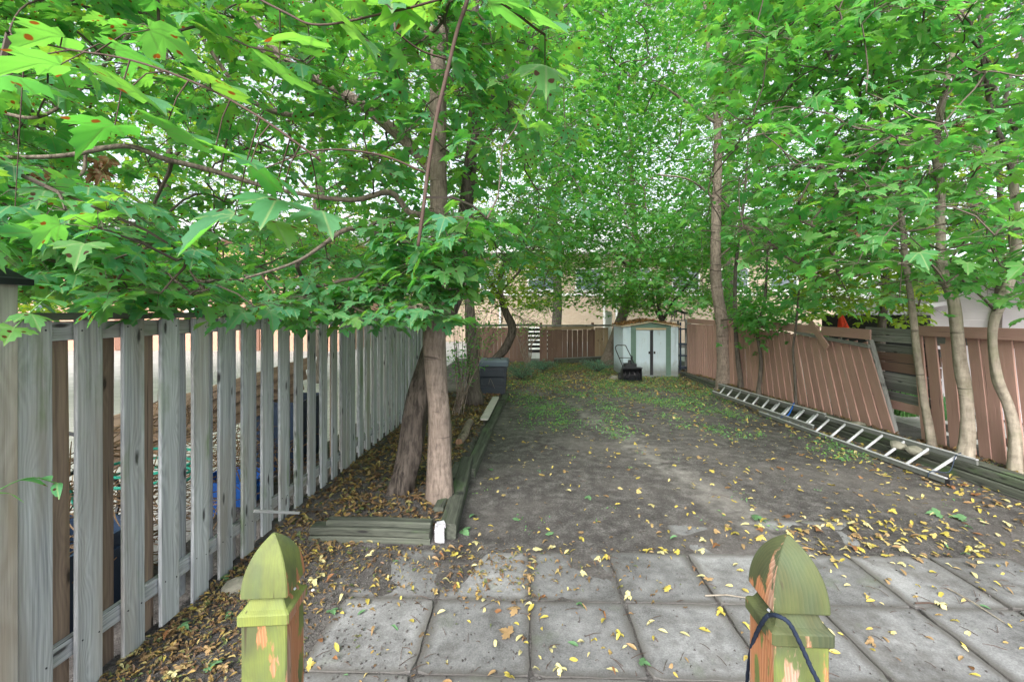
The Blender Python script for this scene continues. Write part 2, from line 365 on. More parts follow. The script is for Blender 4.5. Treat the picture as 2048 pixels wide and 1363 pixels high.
def mat_soil():
    m, nt = new_mat('bare_soil'); co = coords(nt, world_=True); sx = nd(nt, 'SeparateXYZ', {0: co})
    big = noise(nt, co, .9, 4); mid = noise(nt, co, 7, 5, .65); fine = noise(nt, co, 60, 6, .8); grit = noise(nt, co, 260, 2, .5)
    g = mth(nt, 'ADD', mth(nt, 'MULTIPLY', mid, .45), mth(nt, 'MULTIPLY', fine, .55))
    col = ramp(nt, g, [(.33, (.036, .033, .032)), (.50, (.115, .107, .104)), (.64, (.26, .247, .24))])
    # dry sandy trail worn diagonally across the yard
    wx = mth(nt, 'ADD', sx.outputs[0], mth(nt, 'MULTIPLY', mth(nt, 'SUBTRACT', noise(nt, co, 1.6, 4), .5), .7))
    # centre line through (1.75,6.9) and (1.35,4.4) .. (1.9,3.9)
    cen = mth(nt, 'ADD', mth(nt, 'SUBTRACT', 2.95, mth(nt, 'MULTIPLY', sx.outputs[1], .225)), mth(nt, 'MULTIPLY', mth(nt, 'SINE', mth(nt, 'MULTIPLY', sx.outputs[1], 3.1)), .05))
    dd = mth(nt, 'ABSOLUTE', mth(nt, 'SUBTRACT', wx, cen))
    tr = mth(nt, 'SUBTRACT', 1.0, mth(nt, 'DIVIDE', dd, .30), clamp=True)
    yy = sx.outputs[1]
    win = mth(nt, 'MULTIPLY', ramp(nt, mth(nt, 'DIVIDE', yy, 20.0), [(.15, 0.0), (.19, 1.0)]), ramp(nt, mth(nt, 'DIVIDE', yy, 20.0), [(.36, 1.0), (.50, 0.0)]))
    tr = mth(nt, 'MULTIPLY', mth(nt, 'MULTIPLY', tr, win), ramp(nt, mth(nt, 'ADD', mth(nt, 'MULTIPLY', mid, .6), mth(nt, 'MULTIPLY', big, .5)), [(.42, 0.0), (.66, 1.0)]))
    col = mix(nt, mth(nt, 'MULTIPLY', tr, .95, clamp=True), col, (.36, .34, .32))
    dry = ramp(nt, big, [(.48, 0.0), (.68, .5)])
    col = mix(nt, dry, col, (.23, .21, .20))
    speck = ramp(nt, grit, [(.74, 0.0), (.78, .5)]); col = mix(nt, speck, col, (.40, .36, .32))
    hgt = mth(nt, 'ADD', g, mth(nt, 'MULTIPLY', grit, .25))
    finish(nt, col, .95, hgt, 1.0, .035, .12); return m
M_soil = mat_soil()
def mat_slab():
    m, nt = new_mat('worn_concrete'); co = coords(nt, world_=True); lo = coords(nt, off=False)
    big = noise(nt, co, 2.2, 5, .6); fine = noise(nt, co, 110, 4, .7); mid = noise(nt, co, 12, 5, .7)
    g = mth(nt, 'ADD', mth(nt, 'MULTIPLY', big, .45), mth(nt, 'ADD', mth(nt, 'MULTIPLY', mid, .25), mth(nt, 'MULTIPLY', fine, .32)))
    col = ramp(nt, g, [(.38, (.075, .073, .072)), (.52, (.19, .19, .193)), (.67, (.34, .34, .345))])
    # soil creeping in from the edges
    sx = nd(nt, 'SeparateXYZ', {0: lo})
    ex = mth(nt, 'MAXIMUM', mth(nt, 'ABSOLUTE', sx.outputs[0]), mth(nt, 'ABSOLUTE', sx.outputs[1]))
    e = mth(nt, 'ADD', ex, mth(nt, 'ADD', mth(nt, 'MULTIPLY', mid, .09), mth(nt, 'MULTIPLY', big, .12)))
    ef = ramp(nt, e, [(.345, 0.0), (.395, .8)])
    dz = ramp(nt, noise(nt, co, 1.7, 6, .7), [(.52, 0.0), (.66, .65)]); ef = mth(nt, 'MAXIMUM', ef, dz)
    col = mix(nt, ef, col, (.085, .078, .07))
    gr = ramp(nt, noise(nt, co, 3.1, 4), [(.60, 0.0), (.75, .5)]); col = mix(nt, gr, col, (.12, .15, .09))
    r = nd(nt, 'ObjectInfo').outputs['Random']
    col = nd(nt, 'VectorMath', {0: col, 'Scale': mth(nt, 'ADD', .85, mth(nt, 'MULTIPLY', r, .3))}, operation='SCALE').outputs[0]
    # fine hairline scratches
    finish(nt, col, .9, mth(nt, 'ADD', fine, mth(nt, 'MULTIPLY', mid, .6)), .5, .004, .25); return m
M_slab = mat_slab()
def mat_newel():
    m, nt = new_mat('algae_stained_cedar'); co = coords(nt); sx = nd(nt, 'SeparateXYZ', {0: co})
    wob = noise(nt, scaled(nt, co, (6, 6, 2)), 1.0, 3)
    u = mth(nt, 'ADD', mth(nt, 'ADD', sx.outputs[0], mth(nt, 'MULTIPLY', sx.outputs[1], .8)), mth(nt, 'MULTIPLY', wob, .09))
    ring = mth(nt, 'POWER', mth(nt, 'FRACT', mth(nt, 'MULTIPLY', u, 170)), 2.0)
    fine = noise(nt, scaled(nt, co, (260, 260, 8)), 1.0, 3)
    g = mth(nt, 'ADD', mth(nt, 'MULTIPLY', ring, .5), mth(nt, 'MULTIPLY', fine, .5))
    stain = ramp(nt, g, [(.1, (.28, .105, .045)), (.8, (.50, .24, .12))])
    bare = ramp(nt, g, [(.1, (.24, .17, .13)), (.8, (.45, .35, .29))])
    col = mix(nt, ramp(nt, noise(nt, scaled(nt, co, (14, 14, 3)), 1.0, 3), [(.50, 0.0), (.62, .8)]), stain, bare)
    alg = noise(nt, scaled(nt, co, (20, 20, 6)), 1.0, 5, .6)
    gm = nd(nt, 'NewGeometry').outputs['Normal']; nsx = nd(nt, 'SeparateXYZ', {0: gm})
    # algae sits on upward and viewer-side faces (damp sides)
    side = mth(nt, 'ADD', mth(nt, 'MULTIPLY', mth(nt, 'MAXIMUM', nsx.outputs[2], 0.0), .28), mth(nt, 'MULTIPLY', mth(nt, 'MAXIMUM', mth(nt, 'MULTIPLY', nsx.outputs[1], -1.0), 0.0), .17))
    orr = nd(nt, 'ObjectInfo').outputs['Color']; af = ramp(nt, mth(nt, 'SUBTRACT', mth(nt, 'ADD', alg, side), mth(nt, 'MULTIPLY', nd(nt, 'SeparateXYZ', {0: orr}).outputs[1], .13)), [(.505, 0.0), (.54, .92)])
    lime = nd(nt, 'SeparateXYZ', {0: orr}).outputs[0]
    algc = mix(nt, lime, ramp(nt, noise(nt, scaled(nt, co, (9, 9, 5)), 1.0, 4), [(.35, (.022, .046, .024)), (.50, (.042, .074, .032)), (.72, (.085, .125, .04))]), ramp(nt, noise(nt, scaled(nt, co, (9, 9, 5)), 1.0, 4), [(.35, (.07, .105, .045)), (.48, (.135, .19, .05)), (.65, (.24, .30, .06))]))
    algc = mix(nt, mth(nt, 'MULTIPLY', g, .55), algc, (.05, .08, .03))
    col = mix(nt, af, col, algc)
    crack = ramp(nt, noise(nt, scaled(nt, co, (40, 40, 1.5)), 1.0, 2), [(.27, .85), (.30, 0.0)])
    col = mix(nt, crack, col, (.05, .04, .025))
    finish(nt, col, .7, mth(nt, 'SUBTRACT', g, crack), .5, .0015, .3); return m
M_newel = mat_newel()

# ------------------------------------------------------------------ wooden pieces
def plank_mesh(w, t, l, segs=4, warp=.004, seed=0, ch=.004, name='plank'):
    r = random.Random(seed); prof = [(-w/2+ch, -t/2), (w/2-ch, -t/2), (w/2, -t/2+ch), (w/2, t/2-ch), (w/2-ch, t/2), (-w/2+ch, t/2), (-w/2, t/2-ch), (-w/2, -t/2+ch)]
    mb = MB(); ph = r.random()*6; a1 = r.uniform(-1, 1)*warp; a2 = r.uniform(-1, 1)*warp
    for i in range(segs+1):
        s = i/segs; dx = a1*math.sin(s*math.pi+ph*.1); dy = a2*math.sin(s*math.pi)
        k = 1+r.uniform(-1, 1)*warp*2
        for (x, y) in prof: mb.v.append((x*k+dx, y+dy, s*l+(r.uniform(-1, 1)*.002 if i in (0, segs) else 0)))
    for i in range(segs):
        for j in range(8):
            a = i*8+j; b = i*8+(j+1) % 8; mb.f.append((a, b, b+8, a+8)); mb.m.append(0)
    mb.f.append(tuple(range(8))[::-1]); mb.m.append(0)
    mb.f.append(tuple(segs*8+j for j in range(8))); mb.m.append(0)
    return mb.mesh(name)
def frame(p0, p1, wdir):
    """matrix with Z from p0 to p1 and X near wdir"""
    z = (Vector(p1)-Vector(p0)).normalized(); x = Vector(wdir); x = (x-z*x.dot(z)).normalized(); y = z.cross(x)
    return Matrix(((x.x, y.x, z.x, p0[0]), (x.y, y.y, z.y, p0[1]), (x.z, y.z, z.z, p0[2]), (0, 0, 0, 1)))
_sd = [0]
def plank(name, p0, p1, w, t, wdir, mat, parent=None, warp=.003, segs=4, ch=.003):
    _sd[0] += 1
    me = plank_mesh(w, t, (Vector(p1)-Vector(p0)).length, segs, warp, _sd[0], ch, name); me.materials.append(mat)
    return link(name, me, parent, frame(p0, p1, wdir))

# ------------------------------------------------------------------ ground
def smooth(a, b, x): t = min(1, max(0, (x-a)/(b-a))); return t*t*(3-2*t)
LT = [(-.60, 3.62), (-.66, 5.3), (-.46, 9.6)]       # left timber line (x, y)
def lt_x(y):
    return -.60-.06*(y-3.62)/1.68 if y < 5.3 else -.66+.20*(y-5.3)/4.3
def rt_x(y): return float(np.interp(y, [4.0, 4.4, 5.5, 8, 10, 13.2], [4.98, 4.93, 4.80, 4.66, 4.55, 4.52]))
def height(x, y):
    h = .012*mnoise.noise(Vector((x*1.1, y*1.1, 0)))+.006*mnoise.noise(Vector((x*4, y*4, 5)))
    if y > 3.45: h += .085*smooth(3.5, 3.66, y)*(1-smooth(lt_x(y)-.10, lt_x(y)-.03, x))*(1-smooth(9.6, 10.6, y))
    if x < -.5: h += .02*smooth(-.9, -1.9, x) if y < 3.5 else 0
    h += .17*smooth(rt_x(y)+.03, rt_x(y)+.12, x)*smooth(3.6, 4.2, y)*(1-.5*smooth(11.5, 13.5, y))
    return h
def build_ground():
    xs = np.concatenate([np.arange(-2.7, 5.8, .06)]); ys = np.arange(-1.0, 18.0, .08)
    nx, ny = len(xs), len(ys); v = []
    for y in ys:
        for x in xs:
            patio = (-1.3 < x < 4.4 and 1.0 < y < 3.5)
            h = height(x, y)
            if y < 3.44: h = h*.5+.002+.012*mnoise.noise(Vector((x*3.1, y*3.1, 9)))-.010*smooth(.2, 1.2, x) if x > -1.25 else h*.8
            v.append((x, y, h))
    f = [(j*nx+i, j*nx+i+1, (j+1)*nx+i+1, (j+1)*nx+i) for j in range(ny-1) for i in range(nx-1)]
    me = bpy.data.meshes.new('ground'); me.from_pydata(v, [], f); me.materials.append(M_soil)
    me.polygons.foreach_set('use_smooth', [True]*len(f))
    o = link('ground', me); tag(o, kind='structure')
    mb = MB(); mb.quad((-300, -300, -.10), (300, -300, -.10), (300, 300, -.10), (-300, 300, -.10)); tag(mb.build('terrain', M_soil), kind='structure')
    mb = MB(); mb.quad((-26, .5, -.03), (-2.75, .5, -.03), (-2.75, 24, -.03), (-26, 24, -.03)); tag(mb.build('neighbour_courtyard', M_paver), kind='structure')
    mb = MB(); mb.quad((5.95, 2, -.03), (26, 2, -.03), (26, 24, -.03), (5.95, 24, -.03)); tag(mb.build('neighbour_pale_ground', M_paver), kind='structure')  # pale ground added beyond the right fence so its slits look bright
    mb = MB(); mb.quad((-40, 18.1, -.04), (5.9, 18.1, -.04), (5.9, 29, -.04), (-40, 29, -.04)); tag(mb.build('back_lane', M_paver), kind='structure')
build_ground()

def build_patio():
    root = bpy.data.objects.new('paving', None); C.objects.link(root); tag(root, kind='structure'); root.location = (0, 2.5, 0)
    for r, (y0, y1, ks) in enumerate([(1.65, 2.25, range(-2, 6)), (2.25, 2.85, range(-2, 6)), (2.85, 3.45, range(-2, 6)), (3.45, 4.05, range(2, 6))]):
        for k in ks:
            rr = random.Random(r*31+k); g = .002+rr.random()*.003
            x0, x1 = k*.6+.03+g, k*.6+.63-g
            top = (.012, .013, .010, -.006)[r]+rr.uniform(-.003, .003)
            if r == 2 and k < 0: top -= .006
            if r == 2 and k == 0: top -= .005
            w, h = x1-x0, y1-y0-2*g; n = 8; mb = MB()
            # irregular outline
            pts = []
            for sx_, sy_, ex_, ey_ in ((-1, -1, 1, -1), (1, -1, 1, 1), (1, 1, -1, 1), (-1, 1, -1, -1)):
                for q in range(n):
                    t = q/n; px_, py_ = sx_+(ex_-sx_)*t, sy_+(ey_-sy_)*t
                    jit = rr.uniform(-.006, .002) + (-.012 if q == 0 else 0)
                    pts.append((px_*(w/2+jit), py_*(h/2+jit)))
            m_ = len(pts)
            for (x, y) in pts: mb.v.append((x, y, -.06))
            for (x, y) in pts: mb.v.append((x, y, -.005))
            for (x, y) in pts: mb.v.append((x*.992, y*.992, 0))
            mb.v.append((0, 0, .0005)); c = len(mb.v)-1
            for b in (0, m_):
                for j in range(m_): mb.f.append((b+j, b+(j+1) % m_, b+m_+(j+1) % m_, b+m_+j)); mb.m.append(0)
            for j in range(m_): mb.f.append((2*m_+j, 2*m_+(j+1) % m_, c)); mb.m.append(0)
            R = Matrix.Translation(((x0+x1)/2, (y0+y1)/2, top)) @ Matrix.Rotation(rr.uniform(-.006, .006), 4, 'X') @ Matrix.Rotation(rr.uniform(-.006, .006), 4, 'Y') @ Matrix.Rotation(rr.uniform(-.006, .006), 4, 'Z')
            mb.build('slab', M_slab, root, M=R)
build_patio()

# ------------------------------------------------------------------ left fence
def fl(y): return -2.186+.031*y        # x of the fence's garden face
NM = MB(); _nail = {}
def left_fence():
    t = thing('board_fence', (-2.1, 5, 0), 'tall weathered grey shadowbox fence of alternating vertical boards on the left', 'fence')
    for i in range(34):
        y = 1.805+.2375*i+.07; x = fl(y)
        rr = random.Random(i*3+1)
        if y > 10: break
        z0 = rr.uniform(.0, .05)+(.03 if y > 3.5 else 0); w = rr.uniform(.128, .142)
        lean = rr.uniform(-.006, .006)
        bo = plank('board', (x-.011, y+lean, z0), (x-.011, y, 1.815), w, .021, (0, 1, 0), M_grey, t, .004, 6)
        if i < 9:
            for (dy_, zz_) in ((-.042, 1.775), (.040, 1.768), (-.040, .275), (.043, .262)):
                NM.v or NM.tube([(0, 0, 0), (.003, 0, 0)], [.0042, .0038], 7); nme = _nail.setdefault('m', NM.mesh('nail', M_rail))
                link('nail', nme, bo, Matrix.Translation((x-.0012+rr.uniform(-.0005, .0005), y+dy_, zz_+rr.uniform(-.012, .012))))
        y2 = y+.121
        plank('board', (fl(y2)-.076, y2+lean, z0+rr.uniform(0, .04)), (fl(y2)-.076, y2, 1.79), w*1.10, .021, (0, 1, 0), M_tanback if i in (0, 1, 2, 12) else M_grey, t, .004, 4)
    for (ya, yb) in ((1.80, 4.95), (5.16, 7.6), (7.72, 10.2)):
        plank('rail', (fl(ya)-.045, ya, 1.765), (fl(yb)-.045, yb, 1.765), .038*0+.088, .038, (0, 0, 1), M_grey, t, .002, 6)
        plank('rail', (fl(ya)-.045, ya, .27), (fl(yb)-.045, yb, .25), .088, .038, (0, 0, 1), M_grey, t, .002, 6)
    for (ya, yb) in ((1.80, 4.4), (4.41, 7.3), (7.31, 10.2)):
        plank('cap_rail', (fl(ya)-.045, ya, 1.832), (fl(yb)-.045, yb, 1.832), .14, .034, (1, 0, 0), M_cap, t, .003, 8)
    for y in (5.06, 7.66, 10.25):
        plank('post', (fl(y)-.045, y, -.1), (fl(y)-.045, y, 1.80), .089, .089, (1, 0, 0), M_grey, t, .001, 4)
    # broken slat bridging boards low on the fence
    plank('loose_slat', G(505, 1022, .45)*0+P(508, 1021, 3.2), P(598, 1025, 3.55), .022, .012, (0, 0, 1), M_grey, t, .003, 4)
    # heavy end post with black cap
    e = thing('gate_post', (-2.16, 1.74, 0), 'thick grey wooden post with a black cap at the near end of the left fence', 'post')
    plank('shaft', (-2.175, 1.745, -.1), (-2.175, 1.745, 1.985), .115, .115, (1, 0, 0), M_postw, e, .001, 5, .006)
    mb = MB(); z = 1.985; prof = [(.088, z-.02), (.088, z+.005), (.072, z+.012), (.05, z+.035), (.034, z+.05), (.004, z+.062)]
    for r, zz in prof:
        for sx_, sy_ in ((-1, -1), (1, -1), (1, 1), (-1, 1)): mb.v.append((-2.175+sx_*r, 1.745+sy_*r, zz))
    for i in range(len(prof)-1):
        for j in range(4): a = i*4+j; b = i*4+(j+1) % 4; mb.f.append((a, b, b+4, a+4)); mb.m.append(0)
    mb.f.append((3, 2, 1, 0)); mb.m.append(0)
    mb.build('cap', M_capb, e)
left_fence()

# ------------------------------------------------------------------ newel posts
def newel(cx, cy, top, label, rot=0.0, lean=0.0):
    t = thing('newel_post', (cx, cy, 0), label, 'post', 'newel posts at the bottom of the steps')
    w = .0445
    R0 = Matrix.Translation((cx, cy, 0)) @ Matrix.Rotation(rot, 4, 'Z')
    zb = top-.108  # underside of finial
    mb = MB(); n = 14
    def ring(r, z, k=4, cr=.0):
        # square ring with slightly rounded corners and points along the sides
        out = []
        for s in range(4):
            a0 = math.pi/4+s*math.pi/2
            c0 = Vector((math.cos(a0), math.sin(a0)))*r*math.sqrt(2); c1 = Vector((math.cos(a0+math.pi/2), math.sin(a0+math.pi/2)))*r*math.sqrt(2)
            ch = cr
            for q in (ch, .34, .66, 1-ch): out.append(((c0+(c1-c0)*q).x, (c0+(c1-c0)*q).y, z))
        return out
    def loft(rings, name, mat):
        b = MB(); K = len(rings[0])
        for r_ in rings: b.v += r_
        for i in range(len(rings)-1):
            for j in range(K): a = i*K+j; c = i*K+(j+1) % K; b.f.append((a, c, c+K, a+K)); b.m.append(0)
        b.f.append(tuple(range(K))[::-1]); b.m.append(0); b.f.append(tuple((len(rings)-1)*K+j for j in range(K))); b.m.append(0)
        o_ = b.build(name, mat, t, M=R0); o_.color = (1.0 if cx < 0 else (.0 if name != 'shaft' else .8), {('finial', 1): .08, ('shaft', 1): .62, ('shaft', 0): .2, ('collar', 1): .15}.get((name, int(cx > 0)), .1), 0, 1); return o_
    fr = []
    for i in range(n+1):
        s = i/n; r = (w+.002)*((1-s**2.3)**.74*.92+.08*(1-s)) if s > 0 else (w+.002)
        fr.append(ring(max(r, .003), zb+s*.108, cr=.03))
    loft([ring(w+.001, zb-.002, cr=.02)]+fr, 'finial', M_newel)
    loft([ring(w*.72, zb-.010, cr=.03), ring(w*.70, zb-.0022, cr=.03)], 'neck', M_newel)
    zc = zb-.008
    loft([ring(w+.0045, zc-.046, cr=.03), ring(w+.006, zc-.044, cr=.03), ring(w+.006, zc-.026, cr=.03), ring(w+.004, zc-.0235, cr=.03), ring(w*.93, zc-.019, cr=.03), ring(w*.82, zc-.009, cr=.03), ring(w*.73, zc-.0005, cr=.03)], 'collar', M_newel)
    loft([ring(w, 0, cr=.03), ring(w, zc-.0462, cr=.03)], 'shaft', M_newel)
    # screw head
    s = MB(); s.tube([(w*.0+.012, -w*.80, zc-.009), (.012, -w*.86, zc-.012)], [.0035, .0035], 8); s.build('screw', M_alu, t, M=R0 @ Matrix.Rotation(math.pi/2 if cx < 0 else -math.pi/2, 4, 'Z'))
    return t
newel(-.530, .925, 1.385, 'bright green algae-covered newel post with pointed finial, in front of the left fence', rot=.10)
newel(.463, .800, 1.458, 'orange and dark green newel post with pointed finial and a dark cord over its collar', rot=-.03)
def cord():
    pts = [P(1490, 1750, .90), P(1491, 1500, .90), P(1493, 1380, .90), P(1500, 1310, .845), P(1512, 1268, .80), P(1530, 1236, .75), P(1541, 1229, .738), P(1556, 1231, .722), P(1578, 1245, .712), P(1600, 1285, .708), P(1620, 1330, .704), P(1645, 1390, .70), P(1656, 1500, .71), P(1655, 1700, .74), P(1650, 1980, .75)]
    sp = spline([(*p, .0042) for p in pts], 8)
    mb = MB(); mb.tube([Vector(q[:3]) for q in sp], [.0034+.0005*math.sin(i*2.4) for i in range(len(sp))], 8)
    tag(mb.build('cord', M_rope, None, True), 'thin dark blue braided cord draped over the orange newel post', 'cord')
cord()

# ------------------------------------------------------------------ left bed edging
def edging():
    t = thing('timber_edging', (-1.25, 3.7, 0), 'short double timber block edging the front of the left bed', 'timber edging')
    a = G(617, 1087, 0); b = G(860, 1092, 0)
    plank('timber', a+Vector((.0, .07, .022)), b+Vector((0, .07, .020)), .068, .14, (0, 0, 1), M_timber, t, .006, 6, .007)
    plank('timber', a+Vector((.005, .073, .090)), b+Vector((-.006, .070, .086)), .062, .135, (0, 0, 1), M_timber, t, .008, 6, .009)
    plank('timber', a+Vector((.12, .10, .135)), b+Vector((-.01, .10, .13)), .055, .10, (0, 0, 1), M_timber, t, .008, 6, .014)
    w = thing('edging_block', G(876, 1088), 'flaking white block wedged between the two bed timbers', 'block')
    mb = MB(); c = G(877, 1088); mb.box(c+Vector((0, .05, .055)), (.075, .10, .14), Matrix.Rotation(.15, 3, 'Z')); mb.box(c+Vector((.01, .06, .13)), (.06, .07, .03), Matrix.Rotation(.4, 3, 'Z'))
    mb.build('chunk', M_whitestone, w)
    t = thing('timber_edging', (-.6, 6, 0), 'long line of dark grey timbers along the garden side of the left bed', 'timber edging')
    segs = [(3.60, 5.25, .0, .075), (5.0, 6.75, .08, .03), (6.72, 8.9, .07, .015), (8.92, 9.75, .10, .03)]
    for (ya, yb, dx, dz) in segs:
        plank('timber', (lt_x(ya)-.03+dx*.6, ya, dz), (lt_x(yb)-.03+dx*.6, yb, dz+.01), .13, .14, (0, 0, 1), M_timber, t, .006, 6, .014)
    plank('timber', (lt_x(3.7)-.16, 3.9, .12), (lt_x(5.2)-.11, 5.1, .12), .04, .09, (0, 0, 1), M_timber, t, .006, 5, .01)
    # cross timber at the back of the bed
    t = thing('timber_edging', G(935, 792), 'grey timber lying across the bed in front of the composter', 'timber edging')
    plank('timber', G(905, 793, .10), G(968, 796, .10), .12, .12, (0, 0, 1), M_timber, t, .004, 5, .012)
    # ribbed pale strip
    t = thing('plastic_strip', G(975, 820, .12), 'pale ribbed strip lying on the bed beside the timber edging', 'strip')
    p0, p1 = G(968, 838, .14), G(992, 793, .14); n = 15
    mb = MB()
    for i in range(n):
        q = p0+(p1-p0)*((i+.5)/n); mb.box(q, (.13, (p1-p0).length/n*.72, .018), Matrix.Rotation(.06, 3, 'Z'))
    mb.box((p0+p1)/2-Vector((0, 0, .012)), (.125, (p1-p0).length, .008), frame(p0, p1, (1, 0, 0)).to_3x3() @ Matrix.Rotation(math.pi/2, 3, 'X'))
    mb.build('ribs', M_corr, t)
    t = thing('log', G(927, 865, .1), 'short cut log lying on the bed behind the maple trunk', 'log')
    p0, p1 = G(918, 884, .13), G(940, 843, .15)
    mb = MB(); mb.tube([p0, p0.lerp(p1, .35)+Vector((.02, 0, .01)), p0.lerp(p1, .7), p1], [.05, .058, .052, .055], 12, cap=False, rough=.2); mb.build('bark', M_barkA, t, True)
    mb = MB(); d = (p1-p0).normalized()*.003; mb.tube([p1-d*3, p1+d], [.0535, .0535], 12); mb.build('cut_face', M_log, t)
    mb = MB(); mb.tube([p0+d*3, p0-d], [.048, .048], 12); mb.build('cut_face', M_log, t)
edging()

def right_edging():
    t = thing('retaining_timbers', (4.8, 6, 0), 'stacked dark grey timbers edging the raised bed along the right fence', 'timber edging')
    ys = [3.2, 5.9, 8.4, 10.9, 13.1]
    for i in range(4):
        a, b = ys[i]+.01, ys[i+1]-.01; f = 1-.45*max(0, (a-8)/5)
        for k, (dz, h, dx) in enumerate(((.045, .10, 0), (.145, .09, .014), (.208, .03, .045))):
            if k == 2 and i > 1: continue
            plank('timber', (rt_x(a)+.07+dx, a, dz*f), (rt_x(b)+.07+dx, b, dz*f), h*f, .13, (0, 0, 1), M_timber, t, .004, 8, .012)
right_edging()

# ------------------------------------------------------------------ right fence
def right_fence():
    base = lambda y: float(np.interp(y, [3.0, 4.8, 5.7, 6.4, 8, 10, 12.4, 14], [5.62, 5.36, 5.28, 5.16, 5.02, 4.86, 4.70, 4.62]))
    # near upright section
    t = thing('plank_fence', (5.3, 5, 0), 'upright faded brown plank fence section on the far right behind the pale trunks', 'fence', 'brown fence sections')
    y = 3.2; i = 0
    while y < 6.02:
        rr = random.Random(100+i); w = rr.uniform(.135, .165); yc = y+w/2; sk = .10
        plank('plank', (base(yc), yc-sk, .12+rr.uniform(0, .03)), (base(yc)+.02, yc+.07, 1.56), w, .02, (0, 1, 0), M_pink, t, .006, 6)
        y += w+(.020 if i % 2 else .003); i += 1
    plank('top_board', (base(4.0)-.02, 3.2, 1.625), (base(6.05)-.015, 6.12, 1.61), .135, .022, (0, 0, 1), M_pink, t, .003, 6)
    plank('rail', (base(3.2)+.05, 3.2, 1.5), (base(6.0)+.05, 6.0, 1.5), .09, .04, (0, 0, 1), M_oldgrey, t)
    plank('rail', (base(3.2)+.05, 3.2, .4), (base(6.0)+.05, 6.0, .4), .09, .04, (0, 0, 1), M_oldgrey, t)
    # open bay with horizontal planks
    t = thing('plank_fence', (5.3, 6, 0), 'open fence bay of old grey horizontal planks with green plants showing underneath', 'fence', 'brown fence sections')
    A, B = 5.85, 7.1; z = 1.50; hs_ = [(.115, M_oldgrey), (.10, M_oldgrey), (.12, M_oldgrey), (.14, M_brown), (.14, M_brown), (.15, M_oldgrey), (.12, M_oldgrey), (.13, M_oldgrey), (.13, M_pink)]
    z = 1.62
    for i, (h, m_) in enumerate(hs_):
        h *= .92
        rr = random.Random(i+5); g = (.004, .03, .006, .006, .028, .01, .012, .01, .01)[i]
        plank('plank', (base(A)+.06+rr.uniform(0, .01), A, z-h/2+rr.uniform(-.01, .01)), (base(B)+.22, B, z-h/2+rr.uniform(-.015, .015)), h, .022, (0, 0, 1), m_, t, .006, 6)
        z -= h+g
    # leaning middle section
    t = thing('plank_fence', (5.0, 8, 0), 'leaning middle section of the faded brown fence with slanting boards', 'fence', 'brown fence sections')
    y = 6.33; i = 0
    while y < 11.0:
        rr = random.Random(300+i); w = rr.uniform(.165, .19)
        k = max(0, 1-(y-6.33)/4.6)**.8
        sk = .34*k+.03
        yc = y+w/2; top = 1.37+.20*(1-k)
        off = -.10*k
        plank('plank', (base(yc)-.02, yc, .14+rr.uniform(0, .03)), (base(yc)+off, yc+sk*1.05, top+.03), w, .02, (0, 1, .25*k), M_pink, t, .004, 5)
        y += w+(.020, .003, .005, .014, .003)[i % 5]; i += 1
    def topz(y): k = max(0, 1-(y-6.33)/4.6)**.8; return 1.30+.27*(1-k)
    plank('top_board', (base(6.6)-.15, 6.58, 1.53), (base(7.6)-.12, 7.55, 1.55), .15, .022, (0, 0, 1), M_pink, t, .003, 5)
    plank('top_board', (base(7.7)-.11, 7.62, 1.56), (base(9.4)-.06, 9.4, 1.60), .14, .022, (0, 0, 1), M_pink, t, .003, 5)
    plank('top_board', (base(9.4)-.05, 9.42, 1.60), (base(11.2)-.03, 11.2, 1.63), .12, .022, (0, 0, 1), M_pink, t, .003, 5)
    plank('rail', (base(6.6)-.14, 6.62, 1.36), (base(8.2)-.09, 8.2, 1.49), .05, .04, (0, 0, 1), M_oldgrey, t, .004, 5)
    plank('brace', (base(7.6)-.16, 7.35, 1.28), (base(7.7)-.13, 7.82, 1.68), .12, .02, (0, 1, 0), M_pink, t, .003, 4)
    plank('post', (base(6.3)+.03, 6.34, -.05), (base(6.5)-.06, 6.72, 1.45), .07, .07, (0, 1, 0), M_oldgrey, t, .012, 5, .01)
    # far upright section
    t = thing('plank_fence', (4.7, 12, 0), 'far upright section of the faded brown plank fence beside the shed', 'fence', 'brown fence sections')
    y = 11.1; i = 0
    while y < 12.9:
        rr = random.Random(500+i); w = rr.uniform(.11, .13); yc = y+w/2
        plank('plank', (base(yc), yc, .10), (base(yc), yc+.03, 1.53), w, .02, (0, 1, 0), M_pink, t, .003, 3); y += w+.005; i += 1
    plank('top_board', (base(11.2)-.02, 11.22, 1.60), (base(12.9)-.02, 12.9, 1.62), .13, .022, (0, 0, 1), M_pink, t)
    # pale board leaning at fence end, next to the shed
    t = thing('leaning_board', (4.6, 13, 0), 'pale grey upright board between the shed and the brown fence', 'board')
    plank('board', G(1376, 745, .02), G(1376, 745, .02)+Vector((.02, .05, 1.62)), .19, .04, (1, .1, 0), M_oldgrey, t)
    return base
RB = right_fence()

